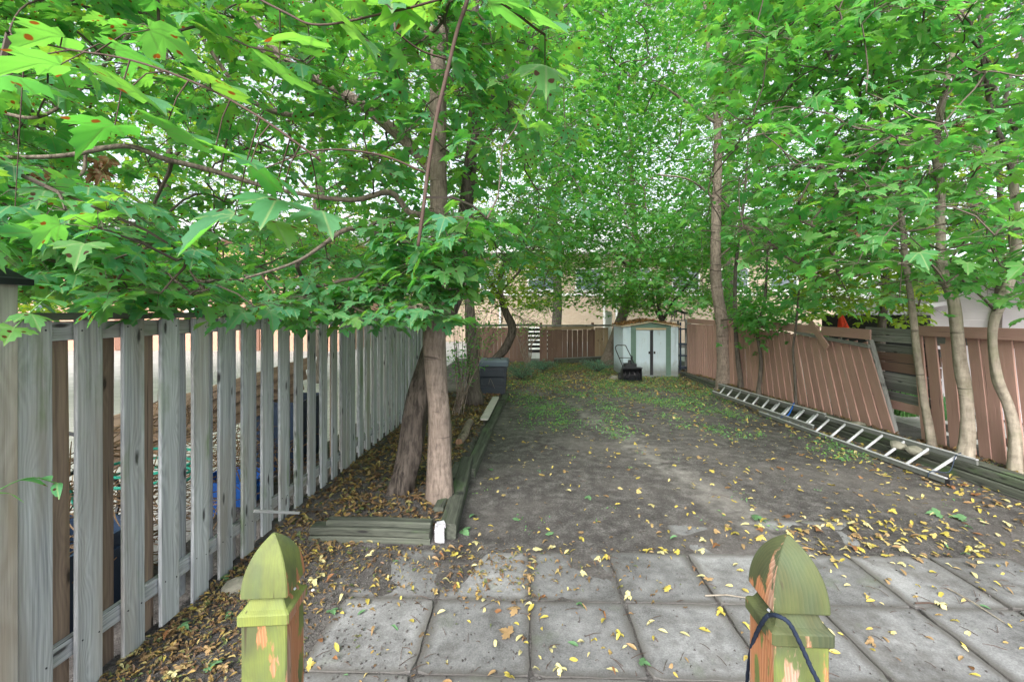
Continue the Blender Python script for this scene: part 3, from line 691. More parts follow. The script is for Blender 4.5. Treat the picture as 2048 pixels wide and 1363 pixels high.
def ladder():
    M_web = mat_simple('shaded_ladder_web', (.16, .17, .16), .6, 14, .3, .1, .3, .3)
    t = thing('extension_ladder', (4.5, 7, .1), 'long aluminium extension ladder lying tilted on the timbers below the right fence', 'ladder')
    a0, a1 = G(1893, 962, .045), G(1424, 791, .045)        # outer rail near, far
    b0, b1 = P(1955, 925, 0)*0+G(1955, 925, .27), G(1440, 773, .20)
    def rail(p, q, nm='rail', off=Vector((0, 0, 0)), h=.075):
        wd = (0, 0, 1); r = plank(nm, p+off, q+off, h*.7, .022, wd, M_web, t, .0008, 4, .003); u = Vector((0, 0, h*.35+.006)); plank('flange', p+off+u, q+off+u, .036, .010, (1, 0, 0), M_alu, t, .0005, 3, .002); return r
    L = (a1-a0).length
    # two flys: near base section, far upper section stacked slightly above
    mid = .66
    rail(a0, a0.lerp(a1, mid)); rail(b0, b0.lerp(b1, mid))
    o = Vector((.0, 0, .055)); ia = (b0-a0).normalized()*.028
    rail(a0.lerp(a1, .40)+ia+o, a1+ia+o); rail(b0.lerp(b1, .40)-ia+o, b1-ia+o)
    n = 11
    for i in range(n):
        s = (i+.7)/17.2; p = a0.lerp(a1, s); q = b0.lerp(b1, s)
        mb = MB(); mb.tube([p, q], [.0165, .0165], 8); mb.build('rung', M_alu, t, True)
    for i in range(6, 17):
        s = (i+.35)/17.2
        if s < .41: continue
        p = a0.lerp(a1, s)+ia+o; q = b0.lerp(b1, s)-ia+o
        mb = MB(); mb.tube([p, q], [.0165, .0165], 8); mb.build('rung', M_alu, t, True)
    for p in (a0,):
        mb = MB(); d = (a0-a1).normalized(); mb.box(p+d*.02, (.03, .07, .055), Matrix.Rotation(-.06, 3, 'Z')); mb.build('foot', M_rail, t)
    # cords tied to it
    mb = MB(); s = .035; q = b0.lerp(b1, s); p = a0.lerp(a1, s)
    sp = spline([(*(q+Vector((.02, 0, .05))), 0), (*(q.lerp(p, .1)+Vector((-.01, 0, .03))), 0), (*(q.lerp(p, .5)+Vector((0, -.05, -.04))), 0), (*(p+Vector((.0, -.01, .05))), 0), (*(p+Vector((-.03, 0, -.02))), 0)], 6)
    mb.tube([Vector(k[:3]) for k in sp], .005, 6); mb.build('tie_cord', M_navy, t, True)
    mb = MB(); s = .53; q = b0.lerp(b1, s); p = a0.lerp(a1, s)
    sp = spline([(*(q+Vector((.0, .06, .09))), 0), (*(q.lerp(p, .3)+Vector((0, .02, .06))), 0), (*(q.lerp(p, .7)+Vector((0, -.02, .05))), 0), (*(p+Vector((0, .05, .07))), 0)], 6)
    mb.tube([Vector(k[:3]) for k in sp], .012, 6); o2 = mb.build('tie_strap', M_blue, t, True)
ladder()

# ------------------------------------------------------------------ back fence
def back_fence():
    Y = 16.6
    def X(px): return P(px, 700, Y).x
    t = thing('back_fence', (X(1010), Y, 0), 'dark brown plank fence section at the back left, behind the curved trunk', 'fence')
    x = X(938); i = 0
    while x < X(1058):
        rr = random.Random(i+700); w = .14
        plank('plank', (x, Y, .05), (x, Y, 1.30+rr.uniform(-.02, .02)), w, .02, (1, 0, 0), M_brown, t, .003, 3); x += w+rr.choice((.002, .002, .007)); i += 1
    plank('rail', (X(938), Y-.03, 1.36), (X(1075), Y-.03, 1.40), .09, .05, (0, 0, 1), M_cap, t)
    t = thing('back_fence', (X(1135), Y, 0), 'dark brown plank fence section in the middle of the back boundary', 'fence')
    x = X(1084); i = 0
    while x < X(1187):
        rr = random.Random(i+740); w = rr.uniform(.16, .21)
        plank('plank', (x+w/2, Y, .04+.06*i/9), (x+w/2, Y, 1.22+rr.uniform(-.01, .01)), w, .02, (1, 0, 0), M_brown, t, .003, 3); x += w+rr.choice((.002, .012, .006)); i += 1
    plank('top_board', (X(1080), Y-.02, 1.27), (X(1187), Y-.02, 1.29), .10, .03, (0, 0, 1), M_tanpanel, t)
    plank('top_board', (X(1080), Y-.02, 1.37), (X(1232), Y-.02, 1.38), .07, .05, (0, 0, 1), M_oldgrey, t)
    for px in (1082, 1185): plank('post', (X(px), Y+.06, 0), (X(px), Y+.06, 1.48), .09, .09, (1, 0, 0), M_brown, t)
    t = thing('fence_panel', (X(1203), Y, 0), 'tan wooden panel closing the gap left of the shed', 'panel')
    for k in range(3): plank('plank', (X(1189)+.08+k*.165, Y-.01, .14), (X(1189)+.08+k*.165, Y-.01, 1.30), .16, .02, (1, 0, 0), M_tanpanel, t)
    # sloping kick timber
    t = thing('timber_sleeper', G(1165, 735), 'dark timber with pale top sloping along the foot of the back fence', 'timber')
    plank('timber', (X(1107), Y-.35, .08), (X(1212), Y-.35, .17), .16, .12, (0, 0, 1), M_timber, t, .004, 4)
    plank('batten', (X(1107), Y-.36, .18), (X(1212), Y-.36, .27), .03, .14, (0, 0, 1), M_oldgrey, t, .004, 4)
    t = thing('white_post', (X(1224), Y+1, 0), 'narrow white post standing behind the fence left of the shed', 'post')
    plank('shaft', (X(1224), Y+.8, 0), (X(1224), Y+.8, 1.9), .22, .2, (1, 0, 0), M_white, t)
    # steps seen through the gap
    t = thing('concrete_steps', (P(1070, 700, 21).x, 21, 0), 'pale steps seen through the gap in the back fence', 'steps')
    for k in range(6):
        mb = MB(); mb.box((P(1070, 700, 21).x, 21+k*.28, .15+k*.19), (1.6, .34, .05)); mb.build('step', M_white, t)
        mb = MB(); mb.box((P(1070, 700, 21).x, 21.08+k*.28, .055+k*.19), (1.55, .04, .14)); mb.build('riser', M_rail, t)
    # far-left continuation of our fence, dark
back_fence()

# ------------------------------------------------------------------ shed
def shed():
    d0 = 12.86; fl_ = G(1246, 753); fr_ = G(1355, 753)
    x0, x1, y0 = fl_.x, fr_.x, fl_.y; D = 1.35; ze = 1.44; zp = 1.585; xc = (x0+x1)/2
    t = thing('garden_shed', ((x0+x1)/2, y0+D/2, 0), 'small pale blue metal shed with dark green trim and leaves on its roof', 'shed')
    def ribbed(xa, xb, fy, name, n, side=False):
        mb = MB(); N = n*4
        for i in range(N+1):
            s = i/N; off = .012*(1 if (i % 4) in (1, 2) else 0)
            for z in (.03, ze):
                if side: mb.v.append((fy-off, xa+(xb-xa)*s, z))
                else: mb.v.append((xa+(xb-xa)*s, fy-off, z))
        for i in range(N): mb.f.append((2*i, 2*i+2, 2*i+3, 2*i+1)); mb.m.append(0)
        return mb.build(name, M_steelw, t)
    ribbed(y0+.01, y0+D, x0, 'side_wall', 8, True)
    mb = MB(); mb.box((x1, y0+D/2, ze/2), (.02, D-.03, ze-.05)); mb.build('side_wall', M_steelw, t)
    mb = MB(); mb.box((xc, y0+D, ze/2), (x1-x0-.03, .02, ze-.05)); mb.build('rear_wall', M_steelw, t)
    W = x1-x0; k = W/109.0
    X = lambda px: x0+(px-1246)*k
    ribbed(x0+.004, X(1261.5), y0, 'front_panel', 1); ribbed(X(1340.5), x1-.004, y0, 'front_panel', 1)
    for a, b in ((1261.5, 1271.5), (1331, 1340.5)):
        mb = MB(); mb.box(((X(a)+X(b))/2, y0-.012, ze/2), (X(b)-X(a)-.004, .03, ze-.04)); mb.box(((X(a)+X(b))/2, y0-.032, ze/2), ((X(b)-X(a))*.35, .012, ze-.05)); mb.build('door_jamb', M_steelg, t)
    for a, b, hx in ((1272, 1299.5, 1298), (1306, 1331, 1308)):
        mb = MB(); mb.box(((X(a)+X(b))/2, y0+.012, .70), (X(b)-X(a), .02, 1.30))
        mb.box((X(b)-.012, y0-.001, .70), (.02, .012, 1.30)); mb.box((X(a)+.012, y0-.001, .70), (.02, .012, 1.30))
        dr = mb.build('door', M_steelw, t)
        h = MB(); h.box((X(hx), y0-.02, .70), (.045, .04, .07)); h.build('handle', M_rail, dr)
    mb = MB(); mb.box((X(1302.8), y0+.04, .68), (X(1307)-X(1298.5), .01, 1.28)); mb.build('door_gap_shade', M_rail, t)  # black strip paints the shade seen between the two doors
    mb = MB(); mb.box((X(1301), y0-.022, ze-.055), (X(1331)-X(1271.5), .02, .05)); mb.build('door_track', M_beige, t)
    # gable panel and roof
    mb = MB(); yg = y0-.02
    mb.quad((X(1261), yg, ze-.03), (X(1341), yg, ze-.03), (X(1341), yg, ze+.03), (xc, yg, zp-.02), (X(1261), yg, ze+.03)); mb.quad((X(1261), yg+.03, ze-.03), (X(1261), yg+.03, ze+.03), (xc, yg+.03, zp-.02), (X(1341), yg+.03, ze+.03), (X(1341), yg+.03, ze-.03))
    mb.build('gable', M_steelg, t)
    ov = .07
    rf = MB()
    for sgn, xe in ((-1, x0-ov), (1, x1+ov)):
        a = Vector((xe, y0-ov, ze+.01)); b = Vector((xc, y0-ov, zp)); c = Vector((xc, y0+D+ov, zp)); d = Vector((xe, y0+D+ov, ze+.01))
        up = Vector((0, 0, .015))
        pts = [a, b, c, d]; n = len(rf.v); rf.v += [tuple(p) for p in pts]+[tuple(p+up) for p in pts]
        for f in ((0, 1, 2, 3), (7, 6, 5, 4), (0, 4, 5, 1), (1, 5, 6, 2), (2, 6, 7, 3), (3, 7, 4, 0)): rf.f.append(tuple(n+q for q in f)); rf.m.append(0)
    rf.build('roof', M_steelw, t)
    tr = MB()
    for xe in (x0-ov, x1+ov):
        tr.tube([(xe, y0-ov-.01, ze+.012), (xc, y0-ov-.01, zp+.002)], [.018, .018], 4)
    tr.tube([(x0-ov, y0-ov, ze+.012), (x0-ov, y0+D+ov, ze+.012)], .016, 4)
    tr.build('roof_trim', M_beige, t)
    # base sill
    mb = MB(); mb.box((xc, y0-.03, .02), (W+.02, .05, .06)); mb.build('sill', M_steelw, t)
    return x0, x1, y0, D, ze, zp
SHED = shed()

def snow_blower():
    c = G(1262, 763); x, y = c.x, c.y
    t = thing('snow_blower', (x, y, 0), 'small black snow blower with tubular handle standing before the pale blue shed', 'snow blower')
    w = .50
    mb = MB()   # auger housing : open front box, curved back
    n = 7; prof = [(-.16+.0, .05), (.02, .03)]+[(.02+.14*math.sin(a), .19-.16*math.cos(a)) for a in np.linspace(.3, math.pi*.9, n)]+[(-.16, .37)]
    for xs in (-w/2, w/2):
        for (py_, pz) in prof: mb.v.append((x+xs, y+py_, pz))
    K = len(prof)
    for j in range(K-1): mb.f.append((j, j+1, K+j+1, K+j)); mb.m.append(0)
    for s, b in ((-1, 0), (1, K)):
        mb.f.append(tuple(b+j for j in range(K))); mb.m.append(0)
    mb.box((x, y-.10, .385), (w+.02, .20, .025))
    mb.build('housing', M_black, t)
    mb = MB()
    for s in (-1, 1):
        pts = [Vector((x+s*(.02+.2*k/14), y-.04+.075*math.cos(k*.8), .19+.085*math.sin(k*.8))) for k in range(15)]
        mb.tube(pts, .014, 5)
    mb.tube([(x-.24, y-.04, .19), (x+.24, y-.04, .19)], .015, 6); mb.build('auger', M_rail, t)
    mb = MB(); mb.box((x, y+.12, .42), (.30, .26, .12)); mb.tube([(x-.02, y+.05, .45), (x-.02, y+.05, .58)], [.055, .045], 8); mb.build('motor_cover', M_black, t)
    for s in (-1, 1):
        mb = MB(); mb.tube([(x+s*.28, y+.22, .11), (x+s*.235, y+.22, .11)], [.11, .11], 16); mb.build('wheel', M_black, t)
    mb = MB(); hx = .17
    top = Vector((x-.13, y+.62, .92))
    for s in (-1, 1):
        p = spline([(x+s*hx+.0, y+.2, .36, .012), (x+s*hx-.06, y+.4, .60, .012), (top.x+s*hx*.95, top.y-.02, .84, .012), (top.x+s*hx*.7, top.y, .925, .012), (top.x, top.y, .93, .012)], 5)
        mb.tube([Vector(q[:3]) for q in p], .013, 6)
    mb.tube([(x-.06-hx, y+.4, .60), (x-.06+hx, y+.4, .60)], .011, 6); mb.build('handle', M_rail, t, True)
    mb = MB(); mb.box((x-.06+hx, y+.40, .60), (.04, .05, .10), Matrix.Rotation(.5, 3, 'X')); mb.tube([(x-.06+hx, y+.4, .60), (x+.12, y+.3, .50), (x+.05, y+.15, .48)], .012, 6); mb.build('chute_control', M_black, t)
snow_blower()

def composter():
    c = G(982, 790, .06); x, y = c.x, c.y+.25
    t = thing('compost_bin', (x, y, .06), 'dark square plastic compost bin with blue-grey lid standing on bricks', 'compost bin')
    w0, w1, z0, z1 = .285, .265, .09, .76
    lean = .055
    body = MB(); N = 10
    for i in range(N+1):
        s = i/N; z = z0+(z1-z0)*s; w = w0+(w1-w0)*s; g = 0.012 if i % 2 else 0
        for sx_, sy_ in ((-1, -1), (1, -1), (1, 1), (-1, 1)): body.v.append((x+sx_*(w-g)+lean*s, y+sy_*(w-g), z))
    for i in range(N):
        for j in range(4): a = i*4+j; b = i*4+(j+1) % 4; body.f.append((a, b, b+4, a+4)); body.m.append(0)
    body.build('body', M_comp, t)
    for sx_ in (-1, 1):
        for sy_ in (-1, 1): mb = MB(); mb.tube([(x+sx_*w0, y+sy_*w0, z0-.005), (x+sx_*w1+lean, y+sy_*w1, z1)], [.024, .022], 4); mb.build('corner_post', M_comp, t)
    for i in range(3):
        mb = MB(); z = .17+i*.19; s = (z-z0)/(z1-z0); w = w0+(w1-w0)*s
        mb.box((x+lean*s, y-w-.014, z), (w*1.72, .024, .150)); mb.build('slat_panel', M_comp, t)
    mb = MB(); zz = z1; r = .315
    for (rr_, z) in ((r, zz-.07), (r+.005, zz+.02), (r-.015, zz+.06), (.02, zz+.075)):
        for sx_, sy_ in ((-1, -1), (1, -1), (1, 1), (-1, 1)): mb.v.append((x+lean+sx_*rr_, y+sy_*rr_, z))
    for i in range(3):
        for j in range(4): a = i*4+j; b = i*4+(j+1) % 4; mb.f.append((a, b, b+4, a+4)); mb.m.append(0)
    ld = mb.build('lid', M_complid, t)
    mb = MB(); mb.tube([(x+lean-.15, y-.12, zz+.075), (x+lean-.15, y-.16, zz+.10), (x+lean+.15, y-.16, zz+.10), (x+lean+.15, y-.12, zz+.075)], .010, 6); mb.build('handle', M_comp, ld)
    mb = MB(); a = Vector((x+.0, y-w0-.03, .42)); mb.tube([a+Vector((-.05, 0, -.12)), a+Vector((-.01, 0, .02)), a+Vector((.02, 0, -.04)), a+Vector((.085, 0, -.20))], [.004, .005, .004, .003], 5)
    tag(mb.build('twig', M_barkC, None), 'bent pale twig caught on the front of the compost bin', 'twig')
    for k, (px, lab) in enumerate(((962, 'left brown brick under the compost bin'), (977, 'middle brown brick standing under the compost bin'), (990, 'right brown brick under the compost bin'))):
        b = G(px, 793, .03); mb = MB(); mb.box((0, 0, 0), (.19, .10, .065) if k != 1 else (.09, .10, .075), Matrix.Rotation(.1*k, 3, 'Z'))
        # chipped corners
        o = mb.build('brick', M_brickr, None, M=Matrix.Translation((b.x, y-.30, .078))); tag(o, lab, 'brick', 'bricks under the compost bin')
composter()

# dark frame and bird table right of shed
def shed_side():
    t = thing('shelf_frame', G(1368, 748), 'tall dark metal shelf frame standing in the gap right of the shed', 'shelf frame')
    b = G(1362, 748); e = G(1380, 742)
    mb = MB()
    for p in (b, e):
        mb = MB(); mb.box((p.x, p.y+.05, .78), (.04, .04, 1.56)); mb.build('upright', M_navy, t)
    for z in (.2, .55, .9, 1.35):
        mb = MB(); mb.box(((b.x+e.x)/2, b.y+.2, z), (abs(e.x-b.x)+.06, .42, .03)); mb.build('shelf', M_navy, t)
    t = thing('bird_table', P(1358, 700, 13.9), 'small grey roofed bird table standing behind the shed roof', 'bird table')
    c = P(1356, 622, 14.2)
    mb = MB(); mb.tube([(c.x, c.y, 0), (c.x, c.y, c.z-.32)], .035, 6); mb.build('pole', M_oldgrey, t)
    mb = MB(); mb.box((c.x, c.y, c.z-.30), (.40, .35, .03)); mb.build('tray', M_oldgrey, t)
    for sx_ in (-1, 1):
        for sy_ in (-1, 1): mb = MB(); mb.tube([(c.x+sx_*.16, c.y+sy_*.13, c.z-.29), (c.x+sx_*.16, c.y+sy_*.13, c.z-.06)], .015, 5); mb.build('strut', M_oldgrey, t)
    for s in (-1, 1):
        mb = MB(); mb.box((c.x+s*.13, c.y, c.z-.03), (.30, .50, .02), Matrix.Rotation(s*.38, 3, 'Y')); mb.build('roof_panel', M_cap, t)
shed_side()

# ------------------------------------------------------------------ buildings
def window(parent, x, z, y, w, h, axis='x', pm=M_glass, sill=True):
    fr = MB(); tk = .08
    def bx(dx, dz, sx_, sz): 
        if axis == 'x': fr.box((x+dx, y-.04, z+dz), (sx_, .10, sz))
        else: fr.box((y-.04, x+dx, z+dz), (.10, sx_, sz))
    bx(-w/2, 0, tk, h+tk); bx(w/2, 0, tk, h+tk); bx(0, h/2, w-tk, tk); bx(0, -h/2, w-tk, tk); bx(0, 0, w-tk, .05)
    f = fr.build('window', M_white, parent)
    g = MB()
    if axis == 'x': g.box((x, y-.012, z), (w-.08, .02, h-.08))
    else: g.box((y-.012, x, z), (.02, w-.08, h-.08))
    g.build('pane', pm, f)
    if sill:
        s = MB()
        s.box((x, y-.09, z-h/2-.09), (w+.25, .2, .09)); s.build('sill', M_white, f)
def buildings():
    # buff brick block behind the back fence
    Y = 29.0; xa, xb = P(560, 600, Y).x, P(1660, 600, Y).x
    t = thing('brick_building', ((xa+xb)/2, Y, 0), 'long buff brick apartment building with white window bands behind the back fence', 'building')
    mb = MB(); mb.box(((xa+xb)/2, Y+5, 2.8), (xb-xa, 10, 5.8)); mb.build('wall', M_brick, t)
    mb = MB(); mb.box(((xa+xb)/2, Y+4.6, 5.8), (xb-xa+.8, 11.0, .28)); mb.build('eaves', M_white, t)
    mb = MB(); mb.v += [(xa-.4, Y-.9, 5.95), (xb+.4, Y-.9, 5.95), (xb+.4, Y+5, 9.2), (xa-.4, Y+5, 9.2), (xb+.4, Y+10.5, 5.95), (xa-.4, Y+10.5, 5.95)]; mb.f += [(0, 1, 2, 3), (3, 2, 4, 5), (1, 4, 2), (0, 3, 5), (0, 5, 4, 1)]; mb.m += [0]*5
    mb.build('roof', M_roofw, t)
    x = xa+1.5; i = 0
    while x < xb-1:
        for z in (4.0,): window(t, x, z, Y, 1.7, 1.35)
        x += 3.1; i += 1
    mb = MB(); mb.box(((xa+xb)/2, Y-.06, 3.02), (xb-xa, .12, .14)); mb.build('string_course', M_white, t)
    for px in (1208, 1233, 1000, 1420):
        p = P(px, 600, Y-.2); mb = MB(); mb.tube([(p.x, p.y, 0), (p.x, p.y, 5.7)], .07, 6); mb.build('downpipe', M_white, t)
    # peach stuccoed terrace beyond the left courtyard
    Y = 21.5; xa, xb = P(-1100, 600, Y).x, P(690, 600, Y).x
    t = thing('stucco_house', ((xa+xb)/2, Y, 0), 'peach stuccoed house with white windows beyond the left fence', 'house')
    mb = MB(); mb.box(((xa+xb)/2, Y+4, 2.6), (xb-xa, 8, 5.6)); mb.build('wall', M_stucco, t)
    mb = MB(); mb.v += [(xa-.3, Y-.5, 5.4), (xb+.3, Y-.5, 5.4), (xb+.3, Y+4, 7.6), (xa-.3, Y+4, 7.6), (xb+.3, Y+8.5, 5.4), (xa-.3, Y+8.5, 5.4)]; mb.f += [(0, 1, 2, 3), (3, 2, 4, 5), (1, 4, 2), (0, 3, 5), (0, 5, 4, 1)]; mb.m += [0]*5; mb.build('roof', M_roofw, t)
    for px in (-700, -400, -180, 60, 385, 590):
        x = P(px, 600, Y).x; window(t, x, 2.75, Y, 1.0, 1.5); window(t, x, 4.5, Y, 1.0, 1.1)
    for px in (230, 490):
        x = P(px, 600, Y).x; mb = MB(); mb.box((x, Y-.03, 1.05), (1.0, .08, 2.1)); d = mb.build('door', M_brickr, t); mb = MB(); mb.box((x+.36, Y-.09, 1.05), (.04, .05, .12)); mb.build('handle', M_alu, d)
    # low pale-roofed garage beyond the right fence
    a = P(1640, 620, 11.0); b = P(1850, 620, 8.6)
    t = thing('garage', (8.5, 10, 0), 'low garage with pale roof and dark opening beyond the right fence', 'garage')
    dx = Vector((b.x-a.x, b.y-a.y, 0)).normalized(); nrm = Vector((dx.y, -dx.x, 0));
    if nrm.x < 0: nrm = -nrm
    R = Matrix((tuple((dx.x, nrm.x, 0)), (dx.y, nrm.y, 0), (0, 0, 1)))
    L = (b-a).length; mid = Vector(((a.x+b.x)/2, (a.y+b.y)/2, 0))
    mb = MB(); mb.box(mid+nrm*2+Vector((0, 0, .9)), (L, 3.9, 1.8), R); mb.build('wall', M_rail, t)  # solid black box paints the darkness of the open front under the roof
    mb = MB(); mb.box(mid+nrm*2.1+Vector((0, 0, 2.28)), (L+.5, 4.6, .08), R @ Matrix.Rotation(.13, 3, 'X')); mb.build('roof', M_roofw, t)
    mb = MB(); mb.box(mid-nrm*.25+Vector((0, 0, 1.96)), (L+.5, .12, .10), R); mb.build('gutter', M_white, t)
    # lilac clapboard wall
    t = thing('clapboard_house', (8, 6.5, 0), 'house wall of pale lilac horizontal clapboards beyond the right fence', 'house')
    a = P(1815, 640, 9.0); b = P(2250, 640, 6.4); dx = Vector((b.x-a.x, b.y-a.y, 0)).normalized(); L = (b-a).length
    for k in range(15):
        z = .1+k*.17
        plank('board', (a.x, a.y, z), (b.x, b.y, z), .175, .02, (dx.y*.12, -dx.x*.12, 1), M_lilac, t, .001, 2)
    nrm = Vector((-dx.y, dx.x, 0));
    if nrm.x < 0: nrm = -nrm
    R = Matrix((tuple((dx.x, nrm.x, 0)), (dx.y, nrm.y, 0), (0, 0, 1))); mid = (a+b)/2
    mb = MB(); mb.box((mid.x+nrm.x*2.1, mid.y+nrm.y*2.1, 1.3), (L, 4, 2.6), R); mb.build('wall_core', M_lilac, t)
    mb = MB(); mb.box((mid.x+nrm.x*1.9, mid.y+nrm.y*1.9, 2.8), (L+.6, 4.9, .1), R @ Matrix.Rotation(.15, 3, 'X')); mb.build('roof', M_roofw, t)
    # red folded fabric above the leaning fence
    c = P(1682, 645, 9.2); t = thing('parasol', (c.x, c.y, 0), 'folded red garden parasol just behind the leaning fence', 'parasol')
    mb = MB(); mb.tube([(c.x, c.y, 0), (c.x, c.y, c.z+.25)], .02, 6); mb.build('pole', M_oldgrey, t)
    mb = MB(); mb.tube([(c.x, c.y, c.z+.22), (c.x+.02, c.y, c.z+.05), (c.x+.06, c.y, c.z-.12), (c.x+.05, c.y, c.z-.2)], [.02, .07, .11, .06], 8, rough=.5); mb.build('canopy', M_red, t)
buildings()

# ------------------------------------------------------------------ things behind the left fence
def tub(name, x, y, z, w, d, h, mat, label, cat, rimmat=None, rot=0):
    t = thing(name, (x, y, z), label, cat); R = Matrix.Rotation(rot, 3, 'Z'); mb = MB()
    for (s, zz) in ((.85, 0), (1, h), (1.06, h), (1.06, h-.03), (.97, h-.035)):
        for sx_, sy_ in ((-1, -1), (1, -1), (1, 1), (-1, 1)): q = R @ Vector((sx_*w/2*s, sy_*d/2*s, 0)); mb.v.append((x+q.x, y+q.y, z+zz))
    for i in range(4):
        for j in range(4): a = i*4+j; b = i*4+(j+1) % 4; mb.f.append((a, b, b+4, a+4)); mb.m.append(0)
    mb.f.append((0, 1, 2, 3)); mb.m.append(0); mb.build('tub', mat, t)
    for s in (-1, 1):
        mb = MB(); q = R @ Vector((s*w*.54, 0, 0)); mb.box((x+q.x, y+q.y, z+h*.82), (.04, .14, .03), R); mb.build('handle', rimmat or mat, t)
    return t
def yard_left():
    tub('recycling_box', -2.75, 4.15, -.02, .5, .4, .33, M_blue, 'bright blue plastic box behind the slats of the left fence', 'box')
    tub('storage_bin', -2.85, 5.3, -.02, .55, .6, .85, M_navy, 'tall navy blue bin behind the left fence near its middle post', 'bin')
    tub('storage_bin', -2.75, 2.55, -.02, .55, .55, .55, M_navy, 'dark low bin behind the nearest boards of the left fence', 'bin')
    # brush pile: countless dry stems
    r = random.Random(3); mb = MB()
    for i in range(950):
        cx, cy = r.gauss(-3.0, .32), r.uniform(2.2, 5.4); hmax = .85*math.exp(-((cy-3.5)/1.3)**2)+.25
        z = r.uniform(0, hmax)*math.exp(-((cx+3.0)/.6)**2); an = r.uniform(0, 6.28); L = r.uniform(.15, .5)
        p = Vector((cx, cy, z+.02)); q = p+Vector((math.cos(an)*L, math.sin(an)*L, r.uniform(-.12, .2)))
        if max(p.x, q.x) > -2.35: continue
        mb.tube([p, (p+q)/2+Vector((0, 0, r.uniform(-.03, .05))), q], [.006, .005, .003], 3, cap=False)
    o = mb.build('brush_pile', mat_simple('dry_stems', (.13, .085, .05), .9, 30, .5)); tag(o, 'tangled pile of dry brown stems heaped behind the left fence', 'brush pile', kind='stuff')
    # planks leaning
    t = thing('plank_stack', (-3.2, 4.6, 0), 'old wooden planks propped up behind the left fence', 'planks')
    for k in range(4):
        plank('plank', (-3.9+.05*k, 3.8+.03*k, .45+.13*k), (-2.75+.04*k, 5.35, .85+.13*k), .14, .025, (0, 0, 1), M_tanback, t)
    # bicycle
    t = thing('bicycle', (-3.3, 2.7, 0), 'dark bicycle with teal frame parked behind the left fence', 'bicycle')
    for cy in (2.25, 3.25):
        mb = MB(); n = 28
        mb.tube([(-3.35, cy+.33*math.cos(a), .34+.33*math.sin(a)) for a in np.linspace(0, 2*math.pi, n)], .016, 5); w = mb.build('wheel', M_black, t)
        mb = MB()
        for a in np.linspace(0, math.pi, 9)[:-1]: mb.tube([(-3.35, cy-.32*math.cos(a), .34-.32*math.sin(a)), (-3.35, cy+.32*math.cos(a), .34+.32*math.sin(a))], .002, 3)
        mb.build('spokes', M_alu, w)
    mb = MB()
    for a, b in (((2.25, .34), (2.65, .34)), ((2.65, .34), (2.5, .85)), ((2.5, .8), (3.05, .82)), ((2.65, .34), (3.05, .78)), ((2.25, .34), (2.5, .8)), ((3.25, .34), (3.02, .98))):
        mb.tube([(-3.35, a[0], a[1]), (-3.35, b[0], b[1])], .017, 6)
    mb.build('frame', M_hose, t)
    mb = MB(); mb.box((-3.35, 2.48, .90), (.12, .24, .05)); mb.build('saddle', M_black, t)
    mb = MB(); mb.tube([(-3.6, 3.0, 1.0), (-3.35, 3.05, 1.02), (-3.1, 3.0, 1.0)], .014, 6); mb.build('handlebar', M_rail, t)
    # hose
    mb = MB(); mb.tube([(-2.9+.28*math.cos(a)*(1+.02*a), 3.35+.28*math.sin(a), .55+.012*a) for a in np.linspace(0, 15, 70)], .011, 6)
    tag(mb.build('garden_hose', M_hose), 'coiled teal garden hose behind the left fence', 'hose')
yard_left()

# ------------------------------------------------------------------ leaf shapes
def outline(half):
    r = [(x, y) for x, y in half]; l = [(-x, y) for x, y in half[::-1] if x > 1e-6]
    return r+l
MAPLE_HI = outline([(0, 0), (.10, -.06), (.34, -.15), (.31, -.02), (.50, .02), (.68, .26), (.52, .27), (.50, .43), (.24, .36), (.30, .58), (.19, .62), (.19, .78), (.07, .82), (0, 1.0)])
MAPLE_MD = outline([(0, 0), (.33, -.13), (.36, .06), (.66, .26), (.47, .38), (.24, .36), (.26, .62), (0, 1.0)])
MAPLE_LO = outline([(0, 0), (.36, -.05), (.62, .28), (.22, .38), (0, 1.0)])
OVAL = outline([(0, 0), (.12, .12), (.20, .38), (.17, .65), (.07, .88), (0, 1.0)])
ASH = outline([(0, 0), (.16, .30), (.12, .7), (0, 1.0)])
def template(out, centre, fold=.18, droop=.25, curl=0.0):
    P_ = np.array([(x, y, 0.0) for x, y in out]+[(0.0, centre, 0.0)])
    r2 = P_[:, 0]**2+(P_[:, 1]-.1)**2
    P_[:, 2] = fold*np.abs(P_[:, 0])-droop*r2+curl*np.sin(P_[:, 1]*4+P_[:, 0]*3)
    n = len(out); T = np.array([(i, (i+1) % n, n) for i in range(n)])
    return P_, T
TPL = {
 'hi': [template(MAPLE_HI, .22, .22, .22, .03), template(MAPLE_HI, .22, -.06, .38, .05), template(MAPLE_HI, .22, .10, .14, .07), template(MAPLE_HI, .22, .34, .42, .02)],
 'md': [template(MAPLE_MD, .22, .20, .24, .03), template(MAPLE_MD, .22, -.05, .34, .05)],
 'lo': [template(MAPLE_LO, .25, .15, .25, .0)],
 'oval': [template(OVAL, .45, .35, .18, .03), template(OVAL, .45, .7, -.25, .04), template(OVAL, .45, .15, .4, .06)],
 'ash': [template(ASH, .4, .2, .25)],
 'curl': [template(OVAL, .45, .9, .5, .06), template(MAPLE_HI, .3, .9, 1.1, .12), template(OVAL, .45, 1.2, -.5, .08), template(ASH, .4, .8, .6)],
}
